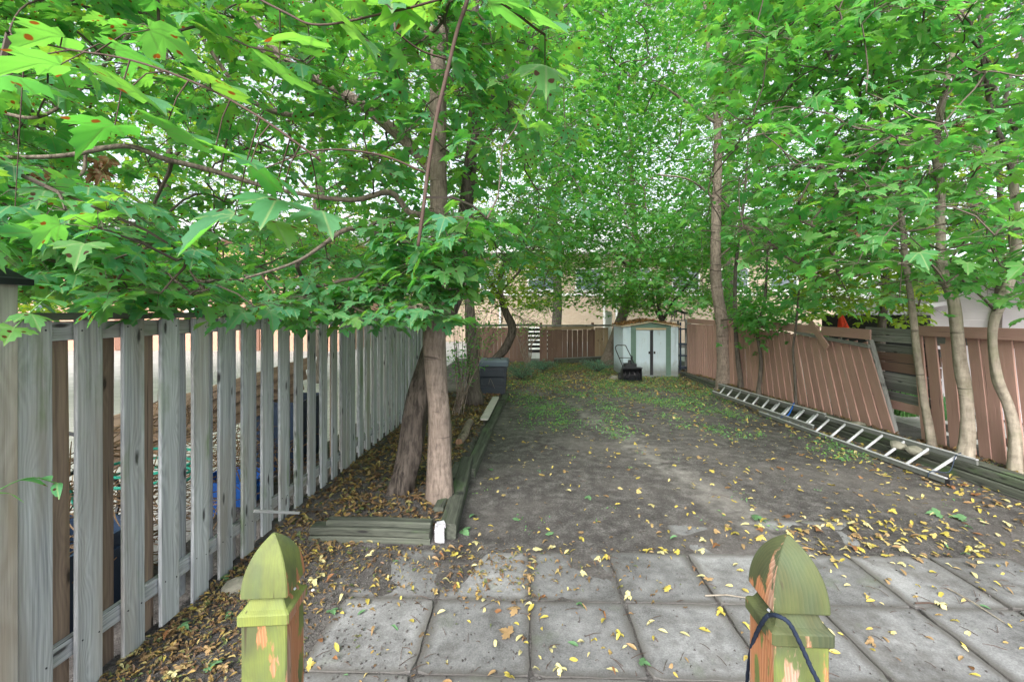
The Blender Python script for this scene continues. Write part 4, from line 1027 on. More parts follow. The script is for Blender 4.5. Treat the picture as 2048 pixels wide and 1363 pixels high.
def basis(yaw, pitch, roll):
    """leaf axis (local Y) points along yaw, pitched down by pitch; rows = local axes in world"""
    cy, sy, cp, sp_, cr, sr = np.cos(yaw), np.sin(yaw), np.cos(pitch), np.sin(pitch), np.cos(roll), np.sin(roll)
    Y = np.stack([cy*cp, sy*cp, -sp_], 1); X0 = np.stack([sy, -cy, np.zeros_like(cy)], 1); Z0 = np.cross(X0, Y)
    X = X0*cr[:, None]+Z0*sr[:, None]; Z = np.cross(X, Y)
    return X, Y, Z
def leaf_mesh(name, groups, mat):
    """groups: list of (template, pos, X, Y, Z, size, rnd)"""
    V, T, U, R = [], [], [], []; base = 0
    for (tp, tt), pos, X, Y, Z, size, rnd in groups:
        if len(pos) == 0: continue
        n = len(tp)
        v = pos[:, None, :]+size[:, None, None]*(tp[None, :, 0:1]*X[:, None, :]+tp[None, :, 1:2]*Y[:, None, :]+tp[None, :, 2:3]*Z[:, None, :])
        V.append(v.reshape(-1, 3)); idx = (np.arange(len(pos))*n+base)[:, None, None]+tt[None]
        T.append(idx.reshape(-1, 3)); U.append(np.tile(tp[tt.reshape(-1)][:, :2], (len(pos), 1))); R.append(np.repeat(rnd, n)); base += len(pos)*n
    V = np.concatenate(V).astype(np.float32); T = np.concatenate(T).astype(np.int32); U = np.concatenate(U).astype(np.float32); R = np.concatenate(R).astype(np.float32)
    me = bpy.data.meshes.new(name); me.vertices.add(len(V)); me.vertices.foreach_set('co', V.ravel())
    me.loops.add(len(T)*3); me.loops.foreach_set('vertex_index', T.ravel())
    me.polygons.add(len(T)); me.polygons.foreach_set('loop_start', np.arange(len(T), dtype=np.int32)*3)
    try: me.polygons.foreach_set('loop_total', np.full(len(T), 3, dtype=np.int32))
    except Exception: pass
    me.update(calc_edges=True)
    uv = me.uv_layers.new(name='UVMap'); uv.data.foreach_set('uv', U.ravel())
    a = me.attributes.new('rnd', 'FLOAT', 'POINT'); a.data.foreach_set('value', R)
    me.polygons.foreach_set('use_smooth', np.ones(len(T), dtype=bool)); me.materials.append(mat)
    return me
_single = {}
def single_leaf(kind, k, mat):
    key = (kind, k, mat.name)
    if key not in _single:
        z = np.zeros((1, 3)); I = np.eye(3)
        _single[key] = leaf_mesh('leaf_'+kind, [(TPL[kind][k], z, I[None, 0], I[None, 1], I[None, 2], np.ones(1), np.zeros(1))], mat)
    return _single[key]

# ------------------------------------------------------------------ trees
def limb_pts(L, n=6):
    """L: list of (px, py, depth, width_px) -> smoothed (x,y,z,r)"""
    return spline([(*P(a, b, d), w*.5*d/F*math.cos(math.atan((a-1024)/F))*.90) for a, b, d, w in L], n)
def to_ground(L, dz=.15):
    return L
SHOW = []
class Tree:
    def __init__(s, name, label, bark, group=None, cat='tree', foot=None):
        s.t = None; s.name, s.label, s.bark, s.group, s.cat = name, label, bark, group, cat
        s.nodes = []; s.L = []; s.limbs = []; s.foot = foot
    def trunk(s, L, k=20, rough=.22, n=8, flare=1.25, ws=1.0):
        L = [(a, b, c, w*ws) for a, b, c, w in L]
        if L[0][2] < 12: SHOW.append(L)
        pts = limb_pts(L, n); p0 = pts[0]
        root = Vector(p0[:3]); s.t = thing(s.name, (root.x, root.y, 0), s.label, s.cat, s.group)
        # continue below the soil with a flare
        P0 = [(*(root+Vector((0, 0, -.25))), p0[3]*flare*1.25), (*(root+Vector((0, 0, -.02))), p0[3]*flare)]
        pp = [np.array(q) for q in P0]+pts[1:]
        mb = MB(); mb.tube([Vector(q[:3]) for q in pp], [q[3] for q in pp], k, rough=rough, seed=random.random()*50)
        tr = mb.build('trunk', s.bark, s.t, True); s.nodes += [q[:3] for q in pts[len(pts)//3:]]; s.trunk_o = tr; s.top = pts[-1]
        return s
    def limb(s, L, k=10, world=False, n=6, name='limb', mat=None, show=False):
        if show: SHOW.append(L)
        pts = spline(L, n) if world else limb_pts(L, n)
        mb = MB(); mb.tube([Vector(q[:3]) for q in pts], [max(q[3], .003) for q in pts], k, rough=.15, seed=random.random()*50)
        mb.build(name, mat or s.bark, s.t, True); s.nodes += [q[:3] for q in pts]; return s
    def grow(s, regs, leafmat, nobj=0, twigmat=None, seedn=1, petiole=False):
        r = np.random.default_rng(seedn); cl = []
        for (px0, px1, py0, py1, d0, d1, n, per, size, spread, low, kind) in regs:
            k = 0; tries = 0
            while k < n and tries < n*20:
                tries += 1
                px, py = r.uniform(px0, px1), r.uniform(py0, py1); d = (r.uniform(d0**2, d1**2))**.5
                if low is not None and py > np.interp(px, *low)+r.normal(0, 14): continue
                p = P(px, py, d)
                if p.z < .3: continue
                # patchy density
                if mnoise.noise(Vector((p.x*.55, p.y*.55, p.z*.9))+Vector((seedn*7, 0, 0))) < (-.16 if d < 7 else -.09): continue
                cl.append((p.x, p.y, p.z, per, size, spread, kind)); k += 1
        c = np.array([q[:3] for q in cl]); N = len(c)
        nodes = np.array(s.nodes); M0 = len(nodes)
        allp = np.concatenate([nodes, c]); par = -np.ones(M0+N, int)
        dmin = np.min(np.linalg.norm(c[:, None]-nodes[None], axis=2), axis=1); order = np.argsort(dmin)
        have = list(range(M0)); avail = np.zeros(M0+N, bool); avail[:M0] = True
        for i in order:
            dd = np.linalg.norm(allp-c[i], axis=1); 
            # prefer parents nearer the trunk and lower
            dd = dd+np.where(avail, 0, 1e6)+.25*np.maximum(0, allp[:, 2]-c[i, 2]); j = int(np.argmin(dd)); par[M0+i] = j; avail[M0+i] = True
        desc = np.ones(M0+N)
        for i in order[::-1]:
            if par[M0+i] >= M0: desc[par[M0+i]] += desc[M0+i]
        tw = MB()
        for i in range(N):
            a = Vector(allp[par[M0+i]]); b = Vector(c[i]); L = (b-a).length
            if L < .03: continue
            r1 = .0022+.0016*desc[M0+i]**.5; r0 = r1*1.25
            if par[M0+i] >= M0: r0 = min(.0022+.0016*desc[par[M0+i]]**.5, r1*1.8)
            j = Vector(r.normal(0, .07, 3))*L
            mids = [a.lerp(b, .33)+j+Vector((0, 0, .05*L)), a.lerp(b, .68)+j*.6+Vector((0, 0, .06*L))]
            tw.tube([a]+mids+[b], [r0, r0*.8+r1*.2, r0*.3+r1*.7, r1], 4 if r1 < .008 else 6, cap=False)
        # leaves
        pos, yaw, pit, rol, siz, kin, rn = [], [], [], [], [], [], []
        for i in range(N):
            _, _, _, per, size, spread, kind = cl[i]; per = max(1, int(r.normal(per, per*.25)))
            out = c[i]-allp[par[M0+i]]; ya = math.atan2(out[1], out[0])
            ang = r.uniform(0, 2*math.pi, per); rad = spread*np.sqrt(r.uniform(.02, 1, per))
            slope = r.normal(0, .15, 2)
            dx, dy = np.cos(ang)*rad, np.sin(ang)*rad
            q = np.stack([c[i, 0]+dx, c[i, 1]+dy, c[i, 2]+dx*slope[0]+dy*slope[1]-.25*rad**2/spread+r.normal(0, .12*spread, per)], 1)
            pos.append(q); yaw.append(ang+r.normal(0, .5, per)); pit.append(r.normal(.30, .28, per)); rol.append(r.normal(0, .32, per))
            siz.append(size*r.uniform(.65, 1.2, per)); kin += [kind]*per; rn.append(r.uniform(0, 1, per))
            if petiole:
                for k in range(per):
                    a = Vector(c[i]); b = Vector(q[k]); m = a.lerp(b, .6)+Vector((0, 0, .03))
                    tw.tube([a, m, b], [.0016, .0014, .001], 3, cap=False)
        if tw.v:
            o = tw.build('twigs', twigmat or M_twig, s.t); tag(o, kind='stuff')
        pos = np.concatenate(pos); yaw = np.concatenate(yaw); pit = np.concatenate(pit); rol = np.concatenate(rol); siz = np.concatenate(siz); rn = np.concatenate(rn); kin = np.array(kin)
        X, Y, Z = basis(yaw, pit, rol)
        dep = -pos[:, 0]*SP+pos[:, 1]*CP; sx_ = 1024+F*(pos[:, 0]*CP+pos[:, 1]*SP)/np.maximum(dep, .1); sy_ = HZ-F*(pos[:, 2]-CAMH)/np.maximum(dep, .1)
        # keep clear of the lens
        ok = (dep > .55) | (np.abs(pos[:, 2]-CAMH) > 1.2); 
        for L_ in SHOW:
            Ls = sorted(L_, key=lambda q: q[1]); ys_ = [q[1] for q in Ls]
            cx_ = np.interp(sy_, ys_, [q[0] for q in Ls]); dd_ = np.interp(sy_, ys_, [q[2] for q in Ls]); ww_ = np.interp(sy_, ys_, [q[3] for q in Ls])
            ok &= ~((dep < dd_) & (np.abs(sx_-cx_) < ww_*.5+9) & (r.uniform(0, 1, len(dep)) < np.where((L_[0][2] < 4.6) & (sy_ > 430) & (sy_ < 645), 0.0, .76 if L_[0][2] < 4.6 else .93)) & (sy_ > -60) & (sy_ > ys_[0]-20) & (sy_ < ys_[-1]+20))
        ok &= ~((sx_ < 70) & (sy_ > 490) & (sy_ < 570) & (dep < 2.0))
        vis = (sx_ > -20) & (sx_ < 2068) & (sy_ > -20) & (dep > .3)
        app = np.where(vis & ok, siz/np.maximum(dep, .1), 0)
        big = np.zeros(len(pos), bool)
        if nobj: big[np.argsort(-app)[:nobj]] = True
        groups = []
        kin = np.where((kin == 'hi') & (dep > 3.3) & ~big, 'md', kin)
        for kd in sorted(set(kin)):
            for k, tp in enumerate(TPL[kd]):
                sel = (kin == kd) & ~big & ok & ((np.arange(len(pos)) % len(TPL[kd])) == k)
                groups.append((tp, pos[sel], X[sel], Y[sel], Z[sel], siz[sel], rn[sel]))
        org = Vector(s.t.location)
        me = leaf_mesh('foliage', groups, leafmat); o = link('foliage', me, s.t, Matrix()); tag(o, kind='stuff')
        for i in np.nonzero(big)[0]:
            kd = kin[i]; k = i % len(TPL[kd]); sz = siz[i]
            if kd in ('md', 'lo'): kd = 'hi'; k = i % 4
            M = Matrix(((X[i][0]*sz, Y[i][0]*sz, Z[i][0]*sz, pos[i][0]), (X[i][1]*sz, Y[i][1]*sz, Z[i][1]*sz, pos[i][1]), (X[i][2]*sz, Y[i][2]*sz, Z[i][2]*sz, pos[i][2]), (0, 0, 0, 1)))
            link('leaf', single_leaf(kd, k, leafmat), s.t, M)
        s.nleaf = len(pos); return s
    def hand_leaves(s, lst, mat):
        for i, (px, py, d, size, yaw, pit, rol) in enumerate(lst):
            X, Y, Z = basis(np.array([yaw]), np.array([pit]), np.array([rol])); p = P(px, py, d)
            M = Matrix(((X[0][0]*size, Y[0][0]*size, Z[0][0]*size, p.x), (X[0][1]*size, Y[0][1]*size, Z[0][1]*size, p.y), (X[0][2]*size, Y[0][2]*size, Z[0][2]*size, p.z), (0, 0, 0, 1)))
            link('leaf', single_leaf('hi', i % 4, mat), s.t, M)
            nn = np.array(s.nodes); j = int(np.argmin(np.linalg.norm(nn-np.array(p), axis=1))); q = Vector(nn[j])
            if (q-p).length < .9:
                mb = MB(); mb.tube([q, q.lerp(p, .5)+Vector((0, 0, .02)), p], [.0022, .0017, .0014], 5, cap=False); mb.build('petiole', M_redtwig, s.t, True)

LOWA = ([-900, 0, 300, 600, 780, 880, 940, 1000, 1060, 1120], [585, 590, 600, 612, 625, 620, 560, 430, 330, 200])
LOWB = ([-900, 0, 560, 700, 900, 1060, 1200, 1300], [590, 600, 605, 560, 560, 540, 480, 400])
LOWF = ([-900, 0, 500, 900, 1050, 1100, 1200, 1300, 1420, 1500, 1600, 1750, 1900, 2300], [600, 600, 590, 600, 600, 590, 560, 585, 600, 640, 620, 600, 580, 560])

LOWL = ([-900, 0, 500, 700, 900, 1050, 1100], [620, 620, 610, 600, 590, 560, 500])
def trees():
    # --- A: foreground maple
    A = Tree('maple_tree', 'smooth-barked upright maple behind the short timber block, with big leaves overhead', M_barkA)
    A.trunk([(880, 1008, 4.22, 66), (880, 930, 4.22, 56), (879, 850, 4.22, 52), (872, 760, 4.22, 50), (868, 680, 4.22, 49), (871, 600, 4.22, 44), (876, 500, 4.22, 39), (877, 380, 4.22, 37), (876, 240, 4.22, 34), (876, 120, 4.22, 34), (876, 60, 4.22, 36)], flare=1.45)
    A.limb([(872, 95, 4.22, 22), (845, 45, 4.2, 18), (822, -20, 4.1, 16), (780, -200, 3.9, 12)])
    A.limb([(877, 70, 4.22, 26), (880, -20, 4.2, 22), (870, -200, 4.2, 16), (880, -420, 4.3, 8)])
    A.limb([(882, 100, 4.22, 22), (905, 50, 4.25, 20), (930, -10, 4.3, 18), (970, -150, 4.4, 12)])
    A.limb([(866, 345, 4.25, 26), (828, 300, 4.3, 25), (780, 255, 4.4, 25), (700, 192, 4.5, 24), (620, 150, 4.5, 22), (560, 112, 4.4, 20), (500, 30, 4.2, 16), (430, -80, 4.0, 12)], show=True)
    A.limb([(620, 152, 4.5, 12), (500, 90, 4.2, 14), (380, 48, 3.9, 16), (280, 42, 3.6, 15), (190, 10, 3.3, 14), (100, -40, 3.0, 12)])
    A.limb([(700, 192, 4.5, 12), (600, 230, 4.2, 13), (500, 200, 4.0, 12), (420, 100, 3.8, 10), (330, -40, 3.6, 8)])
    A.limb([(870, 430, 4.2, 18), (820, 425, 4.1, 15), (780, 385, 4.0, 14), (700, 400, 3.8, 12), (560, 380, 3.5, 10), (420, 340, 3.2, 14), (330, 318, 3.0, 15), (250, 292, 2.8, 15), (120, 312, 2.6, 14), (-60, 315, 2.4, 12)])
    A.limb([(872, 500, 4.2, 12), (800, 480, 4.0, 11), (740, 465, 3.8, 13), (690, 460, 3.6, 12), (600, 520, 3.3, 8), (480, 560, 3.0, 6)])
    A.limb([(250, 292, 2.8, 10), (178, 300, 2.75, 9), (165, 345, 2.7, 10), (110, 370, 2.65, 11), (40, 380, 2.6, 8)])
    A.limb([(280, 42, 3.6, 10), (200, 140, 3.0, 9), (95, 228, 2.6, 10), (0, 225, 2.5, 12), (-120, 190, 2.4, 12)])
    # reddish shoot hanging in front of the trunk
    A.limb([(960, -140, 2.6, 10), (940, -20, 2.45, 10), (915, 60, 2.4, 9), (893, 150, 2.35, 9), (872, 240, 2.3, 9), (856, 340, 2.25, 9), (846, 420, 2.2, 9), (836, 492, 2.2, 8)], 8, name='shoot', mat=M_redtwig)
    A.limb([(893, 118, 2.36, 5), (840, 100, 2.3, 4), (790, 62, 2.2, 4)], 5, name='shoot', mat=M_redtwig)
    A.limb([(850, 345, 2.25, 5), (760, 310, 2.2, 5), (640, 300, 2.1, 4), (520, 340, 2.0, 3)], 5, name='shoot', mat=M_redtwig)
    # long twig reaching towards the camera
    A.limb([(280, 42, 3.6, 8), (100, 0, 2.4, 6), (20, 60, 1.6, 5), (120, 95, 1.3, 5), (260, 120, 1.2, 5), (400, 170, 1.15, 4), (520, 235, 1.1, 4), (640, 320, 1.1, 3)], 6, name='shoot', mat=M_redtwig)
    A.limb([(100, -40, 2.9, 6), (280, -90, 1.9, 5), (400, -60, 1.4, 5), (560, 20, 1.2, 4), (640, 50, 1.15, 4), (800, 20, 1.05, 4), (960, -10, 1.0, 4), (1090, 70, 1.0, 3)], 6, name='shoot', mat=M_redtwig)
    regs = [(-700, 960, -300, 640, 2.0, 3.0, 200, 10, .125, .26, LOWA, 'hi'),
            (-900, 1080, -300, 640, 3.0, 4.6, 420, 11, .125, .30, LOWA, 'hi'),
            (-900, 1150, -300, 560, 4.6, 6.5, 380, 12, .12, .36, LOWB, 'md'),
            (600, 980, 430, 645, 2.2, 3.8, 66, 10, .125, .24, LOWA, 'hi'), (-150, 760, 150, 590, 1.45, 2.1, 34, 6, .13, .20, ([-900, 0, 400, 800], [540, 550, 540, 420]), 'hi'), (-200, 1100, -150, 330, 2.6, 5.0, 110, 11, .125, .32, None, 'hi'),
            (-100, 700, 330, 600, 1.9, 2.8, 46, 9, .12, .22, LOWA, 'hi'), (250, 920, 530, 645, 2.3, 3.6, 34, 9, .13, .24, LOWA, 'hi')]
    A.grow(regs, M_leafA, 270, seedn=11, petiole=True)
    rr = random.Random(5)
    H = [(130, 75, 1.30, .16, 3.3, .12, .10), (20, 150, 1.2, .17, 2.9, -.05, .25), (230, 100, 1.3, .15, .2, .2, -.1), (250, 185, 1.1, .17, -.3, .15, .1),
         (120, 130, 1.15, .18, 3.6, .25, .15), (300, 60, 1.35, .15, 1.0, .1, .2), (330, 260, 1.15, .17, -.2, .22, .1), (230, 250, 1.2, .16, 3.0, .2, .15), (430, 300, 1.15, .16, -.1, .25, -.1),
         (500, 330, 1.1, .15, .1, .3, .1), (560, 400, 1.2, .16, -1.4, .55, .1), (470, 430, 1.2, .17, -2.2, .45, .2), (540, 440, 1.25, .15, -.6, .5, .1), (640, 420, 1.3, .15, -.9, .4, -.1),
         (620, 90, 1.2, .16, -2.0, .3, .2), (690, 60, 1.15, .15, -.4, .45, .1), (560, 150, 1.3, .15, -.6, .25, .2), (780, 10, 1.1, .16, -1.2, .35, .1), (850, 20, 1.1, .15, -2.6, .4, -.1),
         (980, 5, 1.0, .15, -.5, .3, .1), (1060, 40, 1.0, .14, -.8, .45, -.1), (1090, 130, 1.1, .12, -1.5, .8, .1), (420, 170, 1.15, .14, -.3, .2, 0), (30, 420, 1.5, .15, 3.3, .1, .2)]
    A.hand_leaves(H, M_leafA)
    for (px, py, d, host) in [(95, 350, 2.6, A), (205, 330, 2.8, A), (120, 170, 2.9, A)]:
        for q in range(7):
            X, Y, Z = basis(np.array([rr.uniform(0, 6.28)]), np.array([rr.uniform(.6, 1.4)]), np.array([rr.uniform(-1, 1)])); p = P(px+rr.uniform(-14, 14), py+rr.uniform(-14, 20), d); z_ = .085
            M = Matrix(((X[0][0]*z_, Y[0][0]*z_, Z[0][0]*z_, p.x), (X[0][1]*z_, Y[0][1]*z_, Z[0][1]*z_, p.y), (X[0][2]*z_, Y[0][2]*z_, Z[0][2]*z_, p.z), (0, 0, 0, 1)))
            o = link('leaf', single_leaf('curl', 1, M_leafB), A.t, M); o['label'] = 'withered brown leaf'
    # --- B: leaning rough trunk behind it
    B = Tree('maple_tree', 'leaning tree with dark furrowed bark crossing behind the smooth maple trunk', M_barkB)
    B.trunk([(797, 1010, 4.40, 76), (812, 940, 4.42, 66), (830, 850, 4.46, 60), (848, 765, 4.55, 54), (866, 690, 4.66, 50), (892, 620, 4.76, 50), (912, 560, 4.86, 48), (922, 500, 4.92, 42), (930, 430, 4.95, 34), (942, 320, 5.0, 30), (950, 215, 5.0, 27)], k=24, rough=.5, flare=1.1, ws=.86)
    B.limb([(948, 235, 5.0, 24), (985, 185, 5.0, 23), (1035, 130, 5.0, 22), (1062, 60, 5.1, 18), (1095, -10, 5.2, 14), (1140, -160, 5.4, 10)], show=True)
    B.limb([(950, 240, 5.0, 22), (956, 130, 5.0, 18), (950, 0, 5.1, 15), (940, -200, 5.3, 10)])
    B.limb([(1005, 165, 5.0, 10), (1050, 130, 5.1, 9), (1090, 60, 5.3, 7), (1160, -20, 5.6, 5)])
    B.grow([(640, 1180, -250, 560, 4.6, 7.5, 230, 12, .12, .36, LOWB, 'md')], M_leafA, 0, seedn=12)
    # stub of an old stem beside it
    S = Tree('tree_stump', 'broken leaning stump with rough bark left of the maple trunk', M_barkB, cat='stump') if False else None
    # --- left row beyond the fence
    for k, (px, d, w, lab) in enumerate([(-250, 7.5, 26, 'maple growing in the left courtyard outside the near boards'), (330, 9.5, 20, 'slim maple in the courtyard behind the middle of the left fence'), (640, 12.0, 18, 'distant maple rising behind the far end of the left fence')]):
        T = Tree('maple_tree', lab, M_barkD, 'trees beyond the left fence'); b = G(px, HZ+CAMH*F/d, 0); 
        x, y = b.x, b.y; r0 = w*.5*d/F
        T.t = thing('maple_tree', (x, y, 0), lab, 'tree', 'trees beyond the left fence')
        T.limb([(x, y, -.2, r0*1.3), (x+.1, y, 1.5, r0), (x-.1, y+.1, 3.2, r0*.8), (x+.1, y, 5.5, r0*.5), (x, y, 8, .03)], 12, True, name='trunk')
        for q in range(5):
            an = q*1.3+k; z = 2.6+q*.6; T.limb([(x, y, z, r0*.45), (x+math.cos(an)*.9, y+math.sin(an)*.9, z+.7, r0*.3), (x+math.cos(an)*2.0, y+math.sin(an)*2, z+1.1, .012)], 6, True)
        reg = {0: (-900, 420, -260, 625, 5.5, 8.5, 430, 14, .12, .42, LOWL, 'md'), 1: (-300, 760, -180, 625, 7.0, 11.0, 640, 16, .12, .5, LOWL, 'md'), 2: (330, 1080, -150, 600, 9.5, 14, 520, 18, .12, .6, LOWL, 'lo')}[k]
        band = {0: (-700, 300, 480, 622, 5.5, 8, 70, 13, .12, .4, None, 'md'), 1: (-200, 800, 460, 620, 7, 10.5, 230, 15, .12, .45, None, 'md'), 2: (500, 1090, 440, 606, 9.5, 13.5, 300, 18, .11, .5, None, 'lo')}[k]
        T.grow([reg, band], M_leafY if k != 1 else M_leafR, 0, seedn=20+k)
    # --- C: curved trunk, small-leaved
    Cc = Tree('small_tree', 'small tree with a curved furrowed trunk bending above the compost bin', M_barkB)
    Cc.trunk([(968, 742, 11.0, 12), (985, 722, 11.0, 15), (1008, 700, 11.0, 19), (1022, 672, 11, 19), (1024, 652, 11, 18), (1012, 625, 11, 16), (1003, 595, 11, 13), (1000, 560, 11, 11), (1015, 510, 11, 9)], k=12, flare=1.0)
    Cc.limb([(1004, 600, 11, 8), (980, 560, 10.8, 6), (960, 500, 10.6, 5), (940, 440, 10.5, 4)], 6)
    Cc.limb([(1004, 580, 11, 7), (1040, 540, 11, 6), (1080, 470, 11, 5), (1110, 400, 11, 3)], 6)
    Cc.grow([(900, 1160, 240, 655, 9.0, 13, 520, 20, .065, .32, ([900, 960, 1050, 1100, 1130, 1160], [640, 640, 655, 640, 610, 540]), 'ash')], M_leafF, 0, seedn=31)
    # --- K: pale trunk behind the near maple
    K = Tree('maple_tree', 'grey trunk standing behind the two front trunks beside the compost bin', M_barkD)
    K.trunk([(948, 785, 8.6, 30), (946, 720, 8.6, 26), (940, 640, 8.6, 23), (937, 560, 8.6, 21), (935, 450, 8.6, 19), (945, 300, 8.6, 15), (950, 120, 8.6, 10), (955, -60, 8.6, 6)], k=14)
    K.limb([(945, 300, 8.6, 10), (1000, 220, 8.7, 8), (1070, 160, 9, 6), (1130, 60, 9.2, 4)], 6)
    K.grow([(760, 1220, -170, 520, 7.6, 10.5, 400, 16, .11, .5, ([700, 950, 1060, 1160, 1220], [540, 540, 470, 400, 300]), 'md')], M_leafR, 0, seedn=32)
    # --- D: behind the shed, and twin stems
    D = Tree('maple_tree', 'leaning brown trunk rising behind the left end of the shed', M_barkA)
    D.trunk([(1218, 715, 15.6, 26), (1232, 670, 15.6, 25), (1245, 630, 15.6, 23), (1257, 585, 15.6, 20), (1262, 540, 15.6, 19), (1270, 490, 15.6, 16), (1266, 420, 15.6, 13), (1262, 300, 15.6, 10), (1270, 150, 15.6, 6)], k=14)
    D.limb([(1262, 545, 15.6, 8), (1230, 505, 15.2, 6), (1180, 480, 15, 4), (1120, 470, 14.8, 3)], 6)
    D.limb([(1268, 500, 15.6, 8), (1310, 460, 15.2, 6), (1360, 420, 15, 4), (1400, 380, 14.8, 3)], 6)
    D.grow([(1040, 1440, -150, 625, 12.5, 18, 1250, 24, .115, .65, ([1000, 1080, 1150, 1200, 1290, 1440], [600, 575, 585, 600, 615, 625]), 'lo'), (1040, 1440, 430, 612, 12.5, 16, 420, 24, .11, .5, None, 'lo'), (1420, 1700, 430, 635, 12.5, 15.5, 230, 24, .11, .5, None, 'lo'), (1250, 1440, 560, 632, 14.6, 17, 60, 22, .10, .45, None, 'lo')], M_leafF, 0, seedn=33)
    E = Tree('small_tree', 'dark forked thin stems rising behind the right half of the shed', M_barkD)
    E.trunk([(1332, 710, 15.0, 13), (1328, 660, 15, 12), (1318, 610, 15, 10), (1320, 570, 15, 9), (1335, 530, 15, 8), (1355, 490, 15, 6), (1370, 430, 15, 4)], k=8)
    E.limb([(1325, 640, 15, 8), (1350, 600, 15, 7), (1375, 570, 15, 5), (1400, 540, 15, 3)], 6); E.limb([(1326, 650, 15, 7), (1308, 610, 15, 5), (1306, 560, 15, 4)], 6)
    E.grow([(1240, 1460, 330, 625, 13.0, 16.5, 190, 18, .10, .5, None, 'lo')], M_leafF, 0, seedn=34)
    # --- F: big right mid trunk
    Ft = Tree('maple_tree', 'tall straight brown maple at the far end of the ladder', M_barkA)
    Ft.trunk([(1449, 778, 10.6, 34), (1448, 740, 10.6, 28), (1447, 690, 10.6, 25), (1443, 640, 10.6, 24), (1434, 580, 10.6, 22), (1431, 520, 10.6, 20), (1432, 430, 10.6, 18), (1436, 330, 10.6, 16), (1434, 240, 10.6, 14)], k=16, ws=1.2)
    Ft.limb([(1434, 250, 10.6, 12), (1422, 160, 10.6, 10), (1412, 40, 10.6, 8), (1400, -120, 10.6, 5)], 8); Ft.limb([(1436, 255, 10.6, 11), (1465, 190, 10.5, 9), (1500, 80, 10.4, 7), (1530, -60, 10.4, 5)], 8)
    Ft.limb([(1437, 250, 10.6, 8), (1380, 210, 10.5, 7), (1320, 170, 10.4, 5), (1250, 150, 10.2, 4)], 6); Ft.limb([(1433, 520, 10.6, 7), (1470, 490, 10.2, 5), (1530, 470, 9.8, 4)], 6)
    Ft.limb([(1432, 400, 10.6, 7), (1380, 360, 10.2, 5), (1320, 350, 9.8, 4)], 6)
    Ft.grow([(1120, 1620, -170, 610, 8.5, 12.5, 900, 19, .115, .55, ([1100, 1180, 1300, 1400, 1480, 1620], [480, 540, 570, 610, 640, 640]), 'md'),
             (1455, 1625, 590, 705, 8.0, 9.6, 60, 12, .12, .28, ([1440, 1480, 1540, 1600, 1640], [660, 700, 705, 690, 650]), 'md')], M_leafR, 40, seedn=35)
    F2 = Tree('small_tree', 'slim stem close to the right of the tall brown maple', M_barkD)
    F2.trunk([(1482, 765, 9.9, 14), (1474, 700, 9.9, 11), (1470, 620, 9.9, 10), (1472, 530, 9.9, 9), (1482, 450, 9.9, 8), (1492, 360, 9.9, 6), (1500, 220, 9.9, 4)], k=8)
    F2.grow([(1400, 1680, 100, 600, 8.5, 11, 130, 14, .11, .45, None, 'md')], M_leafR, 0, seedn=36)
    for k, (L, lab) in enumerate((([(1517, 790, 8.9, 12), (1522, 720, 8.9, 9), (1515, 660, 8.9, 8), (1530, 600, 8.9, 7), (1535, 500, 8.9, 5)], 'thin crooked sapling in front of the middle of the leaning fence'),
                                 ([(1592, 812, 7.9, 9), (1590, 750, 7.9, 7), (1586, 700, 7.9, 6), (1592, 650, 7.9, 6), (1600, 560, 7.9, 4)], 'thin dark sapling with a tuft of pale leaves against the leaning fence'))):
        T = Tree('sapling', lab, M_barkD, 'saplings against the right fence', 'sapling'); T.trunk(L, k=6, n=4)
        T.grow([((1500, 1600, 380, 600, 8.2, 9.4, 20, 9, .11, .3, None, 'md') if k == 0 else (1570, 1680, 440, 620, 7.3, 8.3, 24, 9, .11, .3, None, 'md')),
                ((1505, 1540, 640, 700, 8.7, 9.0, 3, 5, .09, .12, None, 'md') if k == 0 else (1578, 1602, 738, 756, 7.7, 7.9, 1, 6, .075, .09, None, 'md'))], M_leafR, 0, seedn=37+k)
    # --- G, H, I near right trunks
    Gt = Tree('maple_tree', 'slender pale maple before the open fence bay, forked halfway up', M_barkC, 'pale trunks by the right fence')
    Gt.trunk([(1864, 896, 5.55, 34), (1855, 840, 5.55, 29), (1842, 760, 5.55, 26), (1832, 690, 5.55, 25), (1822, 600, 5.55, 23), (1810, 510, 5.55, 21), (1802, 430, 5.55, 20), (1793, 370, 5.55, 19)], k=14, ws=.74)
    Gt.limb([(1794, 378, 5.55, 15), (1800, 330, 5.55, 14), (1797, 260, 5.55, 12), (1786, 190, 5.5, 11), (1775, 60, 5.4, 9), (1790, -100, 5.3, 7)], 8)
    Gt.limb([(1793, 378, 5.55, 13), (1768, 350, 5.5, 11), (1757, 322, 5.4, 9), (1765, 250, 5.3, 7), (1740, 120, 5.2, 5)], 8)
    Gt.limb([(1806, 470, 5.55, 6), (1750, 440, 5.4, 5), (1690, 450, 5.2, 4), (1620, 420, 5.0, 3)], 6)
    Gt.grow([(1420, 1900, -220, 600, 3.6, 6.8, 400, 11, .12, .33, ([1400, 1560, 1700, 1900], [420, 560, 620, 560]), 'hi')], M_leafR, 150, seedn=41, petiole=True)
    H = Tree('maple_tree', 'thick pale trunk with dark rings, second from the right edge', M_barkC, 'pale trunks by the right fence')
